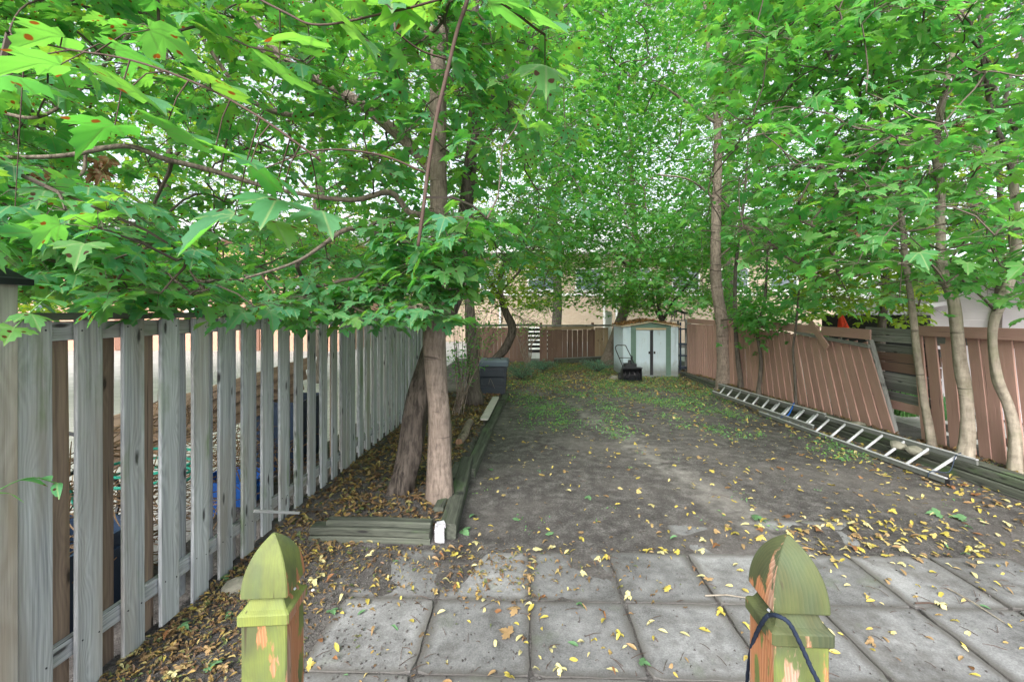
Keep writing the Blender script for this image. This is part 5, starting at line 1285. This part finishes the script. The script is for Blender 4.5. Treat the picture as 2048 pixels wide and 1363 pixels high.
    H.trunk([(1930, 918, 5.05, 60), (1936, 870, 5.05, 50), (1933, 800, 5.05, 47), (1921, 730, 5.05, 45), (1914, 660, 5.05, 42), (1906, 600, 5.05, 40), (1886, 545, 5.05, 36), (1881, 460, 5.05, 34), (1880, 380, 5.05, 32), (1872, 300, 5.05, 29), (1882, 220, 5.05, 26), (1900, 130, 5.05, 23), (1918, 50, 5.05, 20), (1935, -60, 5.05, 16), (1950, -260, 5.05, 9)], k=18, ws=.72)
    H.limb([(1881, 300, 5.05, 14), (1830, 270, 4.9, 9), (1740, 300, 4.7, 6), (1640, 330, 4.5, 4)], 8); H.limb([(1905, 590, 5.05, 9), (1850, 520, 4.9, 7), (1760, 540, 4.7, 5), (1680, 560, 4.5, 3)], 8)
    H.limb([(1918, 50, 5.05, 12), (1960, 0, 5.1, 10), (2040, -60, 5.2, 7)], 8)
    H.grow([(1480, 2300, -250, 590, 3.0, 6.0, 380, 11, .12, .32, ([1400, 1560, 1700, 1850, 1950, 2300], [340, 420, 520, 560, 600, 600]), 'hi')], M_leafR, 200, seedn=42, petiole=True)
    for (px, py, d) in [(1905, 285, 4.6), (1930, 240, 4.6), (1945, 305, 4.5), (1715, 455, 4.9), (1820, 340, 4.7)]:
        for q in range(5):
            X, Y, Z = basis(np.array([rr.uniform(0, 6.28)]), np.array([rr.uniform(.6, 1.4)]), np.array([rr.uniform(-1, 1)])); p = P(px+rr.uniform(-14, 14), py+rr.uniform(-14, 20), d); z_ = .10
            M = Matrix(((X[0][0]*z_, Y[0][0]*z_, Z[0][0]*z_, p.x), (X[0][1]*z_, Y[0][1]*z_, Z[0][1]*z_, p.y), (X[0][2]*z_, Y[0][2]*z_, Z[0][2]*z_, p.z), (0, 0, 0, 1)))
            o = link('leaf', single_leaf('curl', 1, M_leafB), H.t, M); o['label'] = 'withered brown leaf'
    I = Tree('maple_tree', 'knotted crooked trunk bending at the right edge of the picture', M_barkC, 'pale trunks by the right fence')
    I.trunk([(2032, 948, 4.72, 54), (2030, 880, 4.72, 44), (2018, 815, 4.72, 40), (1996, 760, 4.72, 38), (1986, 700, 4.72, 34), (1988, 645, 4.72, 34), (2004, 600, 4.72, 40), (2025, 545, 4.72, 38), (2034, 470, 4.72, 34), (2030, 400, 4.72, 32), (2026, 330, 4.72, 30)], k=18, rough=.35, ws=.72)
    I.limb([(2027, 350, 4.72, 20), (2008, 290, 4.7, 17), (1985, 240, 4.65, 16), (1975, 180, 4.6, 14), (1960, 60, 4.5, 12), (1965, -100, 4.5, 9)], 10, mat=M_barkD, show=True)
    I.limb([(2028, 345, 4.72, 20), (2030, 260, 4.8, 15), (2010, 225, 4.85, 13), (2018, 160, 4.9, 12), (2050, 60, 5, 10), (2080, -100, 5.1, 7)], 10, mat=M_barkD)
    I.limb([(1990, 620, 4.72, 9), (1960, 590, 4.6, 7), (1925, 560, 4.5, 6), (1900, 520, 4.4, 4)], 8, mat=M_barkD)
    I.limb([(2020, 570, 4.72, 9), (1985, 500, 4.7, 5), (1950, 440, 4.6, 4), (1930, 360, 4.5, 3)], 6, mat=M_barkD)
    I.grow([(1700, 2450, -250, 590, 3.2, 6.2, 240, 11, .12, .32, ([1700, 1850, 1950, 2450], [440, 540, 600, 600]), 'hi')], M_leafR, 100, seedn=43)
    # trees beyond the right fence, yellow-green
    for k, (px, d, n, lab) in enumerate([(1760, 8.0, 230, 'yellow-green maple filling the gap between the garage and the right fence'), (1990, 7.6, 170, 'bushy maple behind the lilac clapboard wall')]):
        b = G(px, HZ+CAMH*F/d, 0); x, y = b.x, b.y
        T = Tree('maple_tree', lab, M_barkD); T.t = thing('maple_tree', (x, y, 0), lab, 'tree', 'trees beyond the right fence')
        T.limb([(x, y, -.2, .09), (x, y, 1.2, .07), (x+.2, y+.1, 3, .05), (x, y, 6, .02)], 8, True, name='trunk')
        T.grow([((1590, 1850, 380, 655, 6.8, 8.6, 150, 11, .12, .32, None, 'md') if k == 0 else (1850, 2250, -100, 560, 6.5, 9, n, 12, .12, .4, None, 'md'))], M_leafY, 0, seedn=50+k)
    # tall far trees closing the sky behind
    for k, (x, y, lab) in enumerate([(-9, 19, 'tall tree rising before the peach house'), (1.5, 22, 'tall light green tree behind the middle of the back fence'), (8.5, 19, 'tall light green tree behind the shed and right fence'), (14, 14, 'tall tree standing beyond the garage on the right')]):
        T = Tree('tall_tree', lab, M_barkD, 'tall trees behind'); T.t = thing('tall_tree', (x, y, 0), lab, 'tree', 'tall trees behind')
        T.limb([(x, y, -.2, .28), (x+.1, y, 3, .22), (x-.1, y+.1, 6, .17), (x+.2, y, 9, .12), (x, y, 14, .04)], 10, True, name='trunk')
        for q in range(8):
            an = q*2.1+k; z = 5+q*.9; T.limb([(x, y, z, .08), (x+math.cos(an)*1.4, y+math.sin(an)*1.4, z+1, .05), (x+math.cos(an)*3.4, y+math.sin(an)*3.4, z+1.6, .015)], 5, True)
        reg = [(-400, 620, -200, 540, 15, 20, 540, 24, .15, .9, None, 'lo'), (820, 1500, -260, 520, 18, 25, 760, 28, .14, .95, None, 'lo'), (1250, 1900, -260, 540, 14, 20, 700, 26, .13, .85, None, 'lo'), (1700, 2600, -260, 560, 12, 17, 560, 22, .13, .8, None, 'lo')][k]
        T.grow([reg], M_leafF, 0, seedn=60+k)
trees()

# ------------------------------------------------------------------ shrubs and plants
def shrub(name, label, cat, base, stems, leaves, mat, kind, stemmat=M_twig, group=None, seed=1, nobj=0):
    """stems: list of polylines (x,y,z,r); leaves: (n, size, spread) placed along upper stems"""
    t = thing(name, base, label, cat, group); r = np.random.default_rng(seed); mb = MB(); pos = []
    n, size, spread, lo = leaves
    for S in stems:
        sp = spline(S, 4); mb.tube([Vector(q[:3]) for q in sp], [max(q[3], .0015) for q in sp], 5, cap=False)
        for _ in range(n):
            q = sp[int(r.uniform(lo, 1)*(len(sp)-1))]; pos.append(q[:3]+r.normal(0, spread, 3)*np.array([1, 1, .7]))
    mb.build('stems', stemmat, t)['kind'] = 'stuff'
    if pos:
        pos = np.array(pos); N = len(pos); X, Y, Z = basis(r.uniform(0, 6.28, N), r.normal(.2, .45, N), r.normal(0, .4, N))
        groups = []; sz = size*r.uniform(.6, 1.2, N); rn = r.uniform(0, 1, N)
        for k, tp in enumerate(TPL[kind]):
            s = np.arange(N) % len(TPL[kind]) == k; groups.append((tp, pos[s], X[s], Y[s], Z[s], sz[s], rn[s]))
        o = link('foliage', leaf_mesh('foliage', groups, mat), t); tag(o, kind='stuff')
    return t
def plants():
    r = random.Random(9)
    # multi-stem bush behind the maple
    b = G(915, 830, .08); st = []
    for i in range(16):
        a = r.uniform(-.3, .6); st.append([(b.x+r.uniform(-.1, .1), b.y+r.uniform(-.1, .2), .05, .009), (b.x+a*.35+.08, b.y+r.uniform(-.1, .3), .7, .007), (b.x+a*.7+.12, b.y+r.uniform(-.2, .4), 1.35+r.uniform(-.2, .2), .005), (b.x+a*1.0+.18, b.y+r.uniform(-.2, .5), 1.9+r.uniform(-.3, .3), .003)])
    shrub('lilac_shrub', 'many-stemmed shrub with small leaves between the maple trunks and the compost bin', 'shrub', (b.x, b.y, .08), st, (26, .075, .10, .35), M_leafR, 'oval', M_barkA, seed=71)
    b = G(975, 775, .05); st = []
    for i in range(9):
        a = r.uniform(-1, 1); st.append([(b.x-.15+r.uniform(-.1, .1), b.y+.5, .05, .010), (b.x-.15+a*.1, b.y+.5, .7, .008), (b.x+a*.35, b.y+.4, 1.3, .005), (b.x+a*.6+.1, b.y+.3, 1.55+r.uniform(-.2, .4), .003)])
    shrub('leafy_shrub', 'green leafy shrub hanging over the compost bin', 'shrub', (b.x, b.y+.5, .05), st, (16, .08, .10, .55), M_leafR, 'oval', seed=72)
    b = G(1045, 742); st = []
    for i in range(10):
        st.append([(b.x+.2+r.uniform(-.15, .15), b.y+1.2, .0, .02), (b.x+.2+r.uniform(-.3, .3), b.y+1.2, .7, .015), (b.x+.2+r.uniform(-.6, .6), b.y+1.1, 1.3, .01), (b.x+r.uniform(-.8, .9), b.y+1.0, 1.7+r.uniform(-.3, .5), .006)])
    shrub('leafy_shrub', 'brown-stemmed shrub growing against the back fence gap', 'shrub', (b.x+.2, b.y+1.2, 0), st, (26, .07, .15, .5), M_leafF, 'oval', M_barkA, seed=73)
    # vine along the first left fence post
    for k, (L, lab) in enumerate((([(-2.12, 1.50, 1.0, .004), (-2.02, 1.60, 1.15, .003), (-1.99, 1.72, 1.19, .003), (-1.95, 1.80, 1.14, .002)], 'green serrated vine leaves in front of the post at the lower left edge'),
                                  ([(-1.72, 1.45, 1.80, .004), (-1.69, 1.50, 1.88, .003), (-1.66, 1.56, 1.96, .003), (-1.60, 1.60, 2.02, .002)], 'light green vine sprig beside the black post cap'))):
        t = thing('vine', L[0][:3], lab, 'vine'); sp = spline(L, 5); mb = MB(); mb.tube([Vector(q[:3]) for q in sp], .0022, 5); mb.build('stem', M_weed, t)
        for i in range(6):
            q = sp[int(i/5*(len(sp)-1))]; yaw = r.uniform(-1.2, 1.0); X, Y, Z = basis(np.array([yaw]), np.array([r.uniform(0, .5)]), np.array([r.uniform(-.3, .3)])); s = .095
            M = Matrix(((X[0][0]*s, Y[0][0]*s, Z[0][0]*s, q[0]), (X[0][1]*s, Y[0][1]*s, Z[0][1]*s, q[1]), (X[0][2]*s, Y[0][2]*s, Z[0][2]*s, q[2]), (0, 0, 0, 1)))
            link('leaf', single_leaf('oval' if k == 0 else 'hi', i % 3, M_leafA), t, M)
    # feathery blue-green plants by the back fence
    for k, (px, py, w, h, lab) in enumerate([(1042, 760, .75, .42, 'feathery blue-green conifer shrub just right of the compost bin'), (1085, 742, .6, .32, 'low feathery blue-green shrub at the foot of the back fence'), (1195, 745, .65, .38, 'feathery blue-green shrub between the back fence and the snow blower')]):
        b = G(px, py); st = []
        for i in range(70):
            an = r.uniform(0, 6.28); L = r.uniform(.4, 1)*w; hh = h*r.uniform(.5, 1.1)
            st.append([(b.x, b.y, .02, .004), (b.x+math.cos(an)*L*.4, b.y+math.sin(an)*L*.4, hh*.7, .003), (b.x+math.cos(an)*L*.75, b.y+math.sin(an)*L*.6, hh, .002), (b.x+math.cos(an)*L, b.y+math.sin(an)*L*.7, hh*.8, .001)])
        shrub('feathery_shrub', lab, 'shrub', (b.x, b.y, 0), st, (40, .035, .022, .2), M_fern, 'ash', group='feathery shrubs at the back', seed=80+k)
    # green clump under the open fence bay
    for k, (px, py, lab) in enumerate([(1812, 842, 'long-leaved green plant under the open fence bay, left of the slender trunk'), (1872, 850, 'long-leaved green plant under the open fence bay, right of the slender trunk')]):
        b = G(px, py, .15); b = b*1.06; t = thing('strap_leaf_plant', (b.x, b.y, .15), lab, 'plant', 'plants under the fence bay'); mb = MB()
        for i in range(110):
            an = r.uniform(0, 6.28); L = r.uniform(.2, .55); h = r.uniform(.15, .42); c = Vector((b.x+r.uniform(-.15, .15), b.y+r.uniform(-.1, .1), .14)); d = Vector((math.cos(an), math.sin(an), 0)); s = Vector((-d.y, d.x, 0))*.012
            pts = [c, c+d*L*.35+Vector((0, 0, h)), c+d*L*.75+Vector((0, 0, h*.9)), c+d*L+Vector((0, 0, h*.4))]
            for j in range(3):
                w0, w1 = (1, .9, .6, .05)[j], (1, .9, .6, .05)[j+1]; mb.quad(pts[j]-s*w0, pts[j]+s*w0, pts[j+1]+s*w1, pts[j+1]-s*w1)
        mb.build('blades', M_weed, t)['kind'] = 'stuff'
    # rocks by the fence
    for k, (px, py, s, lab) in enumerate([(1690, 818, .13, 'dark rounded stone against the foot of the leaning fence'), (1716, 850, .11, 'flat pale stone behind the ladder rungs'), (1795, 890, .09, 'crumpled pale stone beside the open fence bay'), (1833, 900, .10, 'light stone slab at the foot of the slender trunk'), (478, 1170, .09, 'grey-green flat stone half buried in soil behind the left newel post'), (1228, 755, .13, 'grey stone block beside the snow blower wheel')]):
        b = G(px, py, .2 if px > 1600 else .03); bm = bmesh.new(); bmesh.ops.create_icosphere(bm, subdivisions=2, radius=s)
        for v in bm.verts: v.co *= 1+.35*mnoise.noise(v.co*9+Vector((k, 0, 0))); v.co.z *= .55
        me = bpy.data.meshes.new('stone'); bm.to_mesh(me); bm.free(); me.materials.append(M_rock); tag(link('stone', me, None, Matrix.Translation((b.x, b.y, (.2 if px > 1600 else .03)))), lab, 'stone')
    # sticks lying on ground
    for k, (a, c, lab) in enumerate([((1410, 1190), (1502, 1196), 'straight pale stick on the slabs touching the right newel post'), ((1895, 1175), (2010, 1245), 'thin dry stem lying across the slabs near the right edge'), ((1060, 785), (1085, 810), 'short dark stick on the soil before the feathery shrub'), ((1830, 1205), (1895, 1213), 'short reddish stick on the joint between slabs')]):
        p, q = G(*a, .02), G(*c, .02); mb = MB(); mb.tube([p, p.lerp(q, .5)+Vector((0, .01, .008)), q], [.005, .005, .003], 6); tag(mb.build('stick', M_redtwig if k == 3 else M_barkC), lab, 'stick')
    # pebbles
    p = G(626, 1180, .01); bm = bmesh.new(); bmesh.ops.create_icosphere(bm, subdivisions=2, radius=.012); me = bpy.data.meshes.new('pebble'); bm.to_mesh(me); bm.free(); me.materials.append(M_white); tag(link('pebble', me, None, Matrix.Translation(p)), 'small round white pebble on the dark soil right of the left newel post', 'pebble')
plants()

# ------------------------------------------------------------------ litter, weeds
def ground_z(x, y):
    h = height(x, y)
    if y < 3.46: return .016
    if y < 4.06 and x > 1.2: return max(h, .006)+.003
    return h+.004
def scatter():
    r = np.random.default_rng(99); big = []
    # candidate leaves
    def make(n, fx, fy, sizes, kindw):
        x = fx(n); y = fy(n); return x, y
    L = []  # x,y,size,kind,colour index
    def add(n, x, y, smin, smax, kinds, cols, cw):
        for i in range(n):
            L.append((x[i], y[i], r.uniform(smin, smax)*.86, kinds[r.integers(len(kinds))], r.choice(len(cols), p=cw), cols))
    cols = ['yellow', 'cream', 'tan', 'orange', 'green']
    # patio: sparse
    n = 230; add(n, r.uniform(-1.2, 3.6, n), r.uniform(2.15, 3.5, n), .03, .07, ['oval', 'oval', 'curl'], cols, [.42, .30, .2, .05, .03])
    n = 70; add(n, r.uniform(-1.2, .4, n), r.uniform(2.15, 3.6, n), .03, .065, ['curl', 'oval', 'curl'], cols, [.12, .2, .44, .16, .08])
    # soil: many, thicker to the right
    n = 1700; yy = 3.4+6.5*r.uniform(0, 1, n)**1.1; xx = lambda m, y: None
    X_ = r.uniform(-.5, 4.6, n); keep = r.uniform(0, 1, n) < .35+.65*(np.abs(X_)/4.6)**1.5; X_ = X_[keep]; yy = yy[keep]
    add(len(X_), X_, yy, .03, .075, ['oval', 'curl', 'oval', 'hi'], cols, [.36, .24, .26, .06, .08])
    # drifts along the right timbers and by the corner slabs
    n = 420; y2 = r.uniform(3.4, 9, n); x2 = np.array([rt_x(v) for v in y2])-np.abs(r.normal(0, .35, n))-.03; add(n, x2, y2, .04, .09, ['oval', 'curl'], cols, [.38, .2, .3, .1, .02])
    n = 200; add(n, r.normal(2.8, .7, n), r.normal(3.75, .25, n), .035, .08, ['oval', 'curl', 'hi'], cols, [.28, .24, .36, .08, .04])
    # slab / timber foot on the left
    n = 90; add(n, r.uniform(-1.9, -.4, n), r.normal(3.42, .12, n), .03, .07, ['curl', 'curl', 'oval'], cols, [.14, .16, .46, .16, .08])
    n = 130; y3 = r.uniform(1.6, 3.6, n); x3 = np.array([fl(v) for v in y3])+np.abs(r.normal(.1, .4, n)); add(n, x3, y3, .03, .075, ['curl', 'oval', 'curl', 'hi'], cols, [.16, .16, .40, .14, .14])
    # maple leaves, whole, green or tan
    for (px, py, c, s) in [(925, 1060, 4, .10), (950, 1030, 4, .08), (1505, 1035, 4, .11), (1180, 995, 4, .07), (1675, 915, 4, .07), (1100, 1070, 4, .06), (1035, 1225, 2, .08), (1020, 1275, 2, .08), (430, 1335, 4, .09), (1880, 1030, 4, .11), (1930, 1040, 4, .12), (1280, 1330, 4, .06), (1560, 935, 3, .08), (1445, 950, 4, .05), (1200, 1120, 1, .05), (985, 940, 4, .07)]:
        p = G(px, py, .01); L.append((p.x, p.y, s, 'hi', c, cols))
    mats = {'yellow': M_ly, 'cream': M_lp, 'tan': M_lt, 'orange': M_lo, 'green': M_lg}
    recs = []
    for (x, y, s, kd, ci, cs) in L:
        if y < .9: continue
        z = ground_z(x, y)
        px, py, d = proj((x, y, z)); recs.append((s/d*(1 if kd != 'oval' else .8), x, y, z, s, kd, cs[ci], px, py))
    # under posts / trunks skip
    inview = [q for q in recs if 0 < q[7] < 2048 and 640 < q[8] < 1362 and not (465 < q[7] < 625 and q[8] > 1085) and not (1495 < q[7] < 1668 and q[8] > 1070)
              and not (q[1] > -1.75 and q[1] < -.5 and 3.53 < q[2] < 3.70)]
    inview.sort(key=lambda q: -q[0]); bigs = inview[:300]; bset = set(id(q) for q in bigs); rest = [q for q in recs if id(q) not in bset and not (q[1] > -1.75 and q[1] < -.5 and 3.53 < q[2] < 3.70)]
    cn = {'yellow': 'bright yellow', 'cream': 'pale cream', 'tan': 'tan', 'orange': 'orange-brown', 'green': 'dull green'}
    sn = {'oval': 'narrow oval leaf', 'curl': 'curled dry leaf', 'hi': 'broad maple leaf'}
    marks = [(430, 1300, 'beside the left fence foot'), (560, 1200, 'behind the left newel post'), (700, 1330, 'just right of the left newel post'), (780, 1170, 'on the slab below the timber block'), (740, 1110, 'at the timber block'),
             (930, 1320, 'on the slab at bottom centre-left'), (960, 1170, 'on the slab below the long timbers'), (1140, 1320, 'on the slab at bottom centre'), (1140, 1150, 'on the middle slab of the back row'), (1340, 1320, 'left of the right newel post'),
             (1330, 1150, 'on slabs left of the right finial'), (1440, 1240, 'close beside the right newel post'), (1740, 1320, 'right of the right newel post'), (1760, 1160, 'on slabs right of the right finial'), (1950, 1320, 'on the lower right corner slab'), (1970, 1180, 'on slabs by the right edge'),
             (960, 1000, 'on soil beside the edging timbers'), (1150, 1040, 'on soil in the middle foreground'), (1330, 1020, 'on the pale sandy trail'), (1530, 1020, 'on soil behind the right finial'), (1700, 1060, 'in the leaf drift behind the slabs'), (1900, 1060, 'in the drift near the timbers'), (1000, 900, 'on soil near the long edging'), (1200, 900, 'on soil left of the trail'), (1500, 900, 'on soil right of the trail'), (1750, 950, 'on soil before the ladder')]
    made = {}
    for q in bigs:
        _, x, y, z, s, kd, c, px, py = q
        k = int(r.integers(len(TPL[kd]))); yaw = r.uniform(0, 6.28); X, Y, Z = basis(np.array([yaw]), np.array([r.normal(0, .12)]), np.array([r.normal(0, .2)]))
        w = s*(1.0 if kd != 'oval' else 1.15); lift = .006+(.012 if kd == 'curl' else .0)
        if kd == 'hi': lift += .01
        M = Matrix(((X[0][0]*w, Y[0][0]*w, Z[0][0]*w, x), (X[0][1]*w, Y[0][1]*w, Z[0][1]*w, y), (X[0][2]*w, Y[0][2]*w, Z[0][2]*w, z+lift), (0, 0, 0, 1)))
        o = link('fallen_leaf', single_leaf(kd, k, mats[c]), None, M)
        mk = min(marks, key=lambda m: (m[0]-px)**2+2*(m[1]-py)**2)[2]
        sz = 'large ' if s > .06 else ('small ' if s < .042 else '')
        made.setdefault(f'{sz}{cn[c]} {sn[kd]} {mk}', []).append((px, o))
    for base_, os_ in made.items():
        os_.sort(key=lambda t_: t_[0]); n_ = len(os_)
        for i_, (_, o) in enumerate(os_):
            w_ = '' if n_ == 1 else ', leftmost such' if i_ == 0 else ', rightmost such' if i_ == n_-1 else ', middle such' if n_ == 3 else f", {('second', 'third', 'fourth', 'fifth', 'sixth', 'seventh', 'eighth', 'ninth', 'tenth', 'eleventh', 'twelfth', 'thirteenth')[min(i_-1, 12)]} from left"
            tag(o, base_+w_, 'leaf', 'fallen leaves on the ground')
    ri = {'yellow': 0, 'cream': .22, 'tan': .40, 'orange': .62, 'green': .5}
    def stuff(rows, name, label, mat, rmap=None):
        groups = []
        for kd in set(q[5] for q in rows):
            qs = [q for q in rows if q[5] == kd]
            for k, tp in enumerate(TPL[kd]):
                S = qs[k::len(TPL[kd])]
                if not S: continue
                N = len(S); pos = np.array([(q[1], q[2], q[3]+.008) for q in S]); X, Y, Z = basis(r.uniform(0, 6.28, N), r.normal(0, .2, N), r.normal(0, .3, N)); sz = np.array([q[4] for q in S])
                groups.append((tp, pos, X, Y, Z, sz, r.uniform(0, 1, N)))
        o = link(name, leaf_mesh(name, groups, mat)); tag(o, label, 'leaf litter', kind='stuff')
    stuff(rest, 'leaf_litter', 'small yellow and tan fallen leaves strewn over soil and slabs', M_litter)
    # dense dark litter in the left bed and on the far soil
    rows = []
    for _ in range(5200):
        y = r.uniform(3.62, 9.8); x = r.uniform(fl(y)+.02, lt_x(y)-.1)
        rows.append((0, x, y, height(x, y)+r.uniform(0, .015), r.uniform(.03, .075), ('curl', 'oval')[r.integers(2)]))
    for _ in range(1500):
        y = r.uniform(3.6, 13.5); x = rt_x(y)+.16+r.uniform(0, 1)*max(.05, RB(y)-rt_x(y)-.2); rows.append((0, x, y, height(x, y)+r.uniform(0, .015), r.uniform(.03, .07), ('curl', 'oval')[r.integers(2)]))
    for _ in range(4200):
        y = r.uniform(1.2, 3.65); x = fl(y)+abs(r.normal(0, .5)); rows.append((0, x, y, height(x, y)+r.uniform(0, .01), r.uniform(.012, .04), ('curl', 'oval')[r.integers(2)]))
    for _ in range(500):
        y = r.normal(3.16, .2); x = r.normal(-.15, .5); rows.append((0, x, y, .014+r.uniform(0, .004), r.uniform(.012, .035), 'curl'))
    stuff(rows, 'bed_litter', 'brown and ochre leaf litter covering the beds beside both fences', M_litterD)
    rows = []
    for _ in range(9000):
        y = 8.5+8*r.uniform(0, 1)**.8; x = r.uniform(-.6, 4.6)
        if r.uniform() > smooth(8.5, 12, y): continue
        rows.append((0, x, y, height(x, y)+r.uniform(.004, .03), r.uniform(.035, .075), ('curl', 'oval')[r.integers(2)]))
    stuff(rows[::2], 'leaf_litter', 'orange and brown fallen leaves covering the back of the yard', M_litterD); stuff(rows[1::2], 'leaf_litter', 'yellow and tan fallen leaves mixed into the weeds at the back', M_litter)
    # leaves on the shed roof
    x0, x1, y0, D, ze, zp = SHED; rows = []
    for _ in range(1500):
        s = r.uniform(0, 1)**1.1; x = x0-.05+(x1-x0+.1)*s; y = r.uniform(y0-.05, y0+D); xc = (x0+x1)/2; z = zp-(zp-ze)*abs(x-xc)/(xc-x0+.07)+.02
        rows.append((0, x, y, z+abs(r.normal(0, .03)), r.uniform(.05, .09), ('curl', 'oval')[r.integers(2)]))
    stuff(rows, 'roof_leaf_litter', 'brown and orange leaves piled on the shed roof', mat_leaf('roof_leaf_mix', [(.42, .22, .10), (.30, .15, .07), (.48, .30, .13), (.36, .17, .07)], [(.3, .12, .05)]*4, 0, .1, veins=False))
    # weeds: low ground cover, patchy
    pos, sz = [], []
    for _ in range(3000):
        y = r.uniform(5.6, 16.2); x = r.uniform(-.5, 4.4)
        dens = mnoise.noise(Vector((x*1.1, y*.9, 3)))+.5*mnoise.noise(Vector((x*3, y*3, 8)))+.42*smooth(5.5, 10, y)+.10*(x-2)/2
        if dens < .33: continue
        m = int(r.integers(8, 22)); R = r.uniform(.05, .16)
        for _k in range(m):
            pos.append((x+r.normal(0, R), y+r.normal(0, R), height(x, y)+r.uniform(.005, .05))); sz.append(r.uniform(.02, .05))
    for _ in range(40):
        p = G(r.uniform(930, 2000), r.uniform(850, 1070))
        for _k in range(6): pos.append((p.x+r.normal(0, .04), p.y+r.normal(0, .04), height(p.x, p.y)+r.uniform(.005, .02))); sz.append(r.uniform(.015, .03))
    pos = np.array(pos); sz = np.array(sz); N = len(pos); X, Y, Z = basis(r.uniform(0, 6.28, N), r.normal(-.1, .5, N), r.normal(0, .5, N)); groups = []
    for k, tp in enumerate(TPL['ash']+TPL['oval'][:1]):
        s = np.arange(N) % 2 == k; groups.append((tp, pos[s], X[s], Y[s], Z[s], sz[s], r.uniform(0, 1, s.sum())))
    o = link('weeds', leaf_mesh('weeds', groups, M_weed)); tag(o, 'patchy low green weeds growing over the back half of the soil', 'weeds', kind='stuff')
    # crumbs of soil and small pebbles
    N = 9000; yy = 2.2+6.5*r.uniform(0, 1, N)**1.5; xx = r.uniform(-2.0, 4.9, N); V = []; Fc = []
    for i in range(N):
        x, y = xx[i], yy[i]
        if x < fl(y)+.05 or (y < 3.44 and x > -.6 and r.uniform() < .8): continue
        z = ground_z(x, y)-.003; s = r.uniform(.003, .009)*(1.6 if r.uniform() < .06 else 1); a = r.uniform(0, 6.28); n0 = len(V)
        for q in range(3): V.append((x+s*math.cos(a+q*2.1)*r.uniform(.7, 1.3), y+s*math.sin(a+q*2.1)*r.uniform(.7, 1.3), z))
        V.append((x+r.normal(0, s*.3), y+r.normal(0, s*.3), z+s*r.uniform(.8, 1.5))); Fc += [(n0, n0+1, n0+3), (n0+1, n0+2, n0+3), (n0+2, n0, n0+3)]
    me = bpy.data.meshes.new('soil_crumbs'); me.from_pydata(V, [], Fc); me.materials.append(M_soil); tag(link('soil_crumbs', me), 'loose crumbs of dark soil and grit over the ground', 'gravel', kind='stuff')
    # twigs
    mb = MB()
    for _ in range(420):
        px = r.uniform(0, 2048); py = r.uniform(760, 1362)
        p = G(px, py); z = ground_z(p.x, p.y) if p.y < 9 else .01
        if p.x < fl(p.y): continue
        an = r.uniform(0, 3.14); L_ = r.uniform(.02, .10)
        q = Vector((p.x+math.cos(an)*L_, p.y+math.sin(an)*L_, z+.003)); mb.tube([(p.x, p.y, z+.002), ((p.x+q.x)/2, (p.y+q.y)/2, z+.008), q], [.0018, .0018, .001], 3, cap=False)
    o = mb.build('twig_litter', M_redtwig); tag(o, 'tiny dry twigs strewn over the ground', 'twigs', kind='stuff')
scatter()
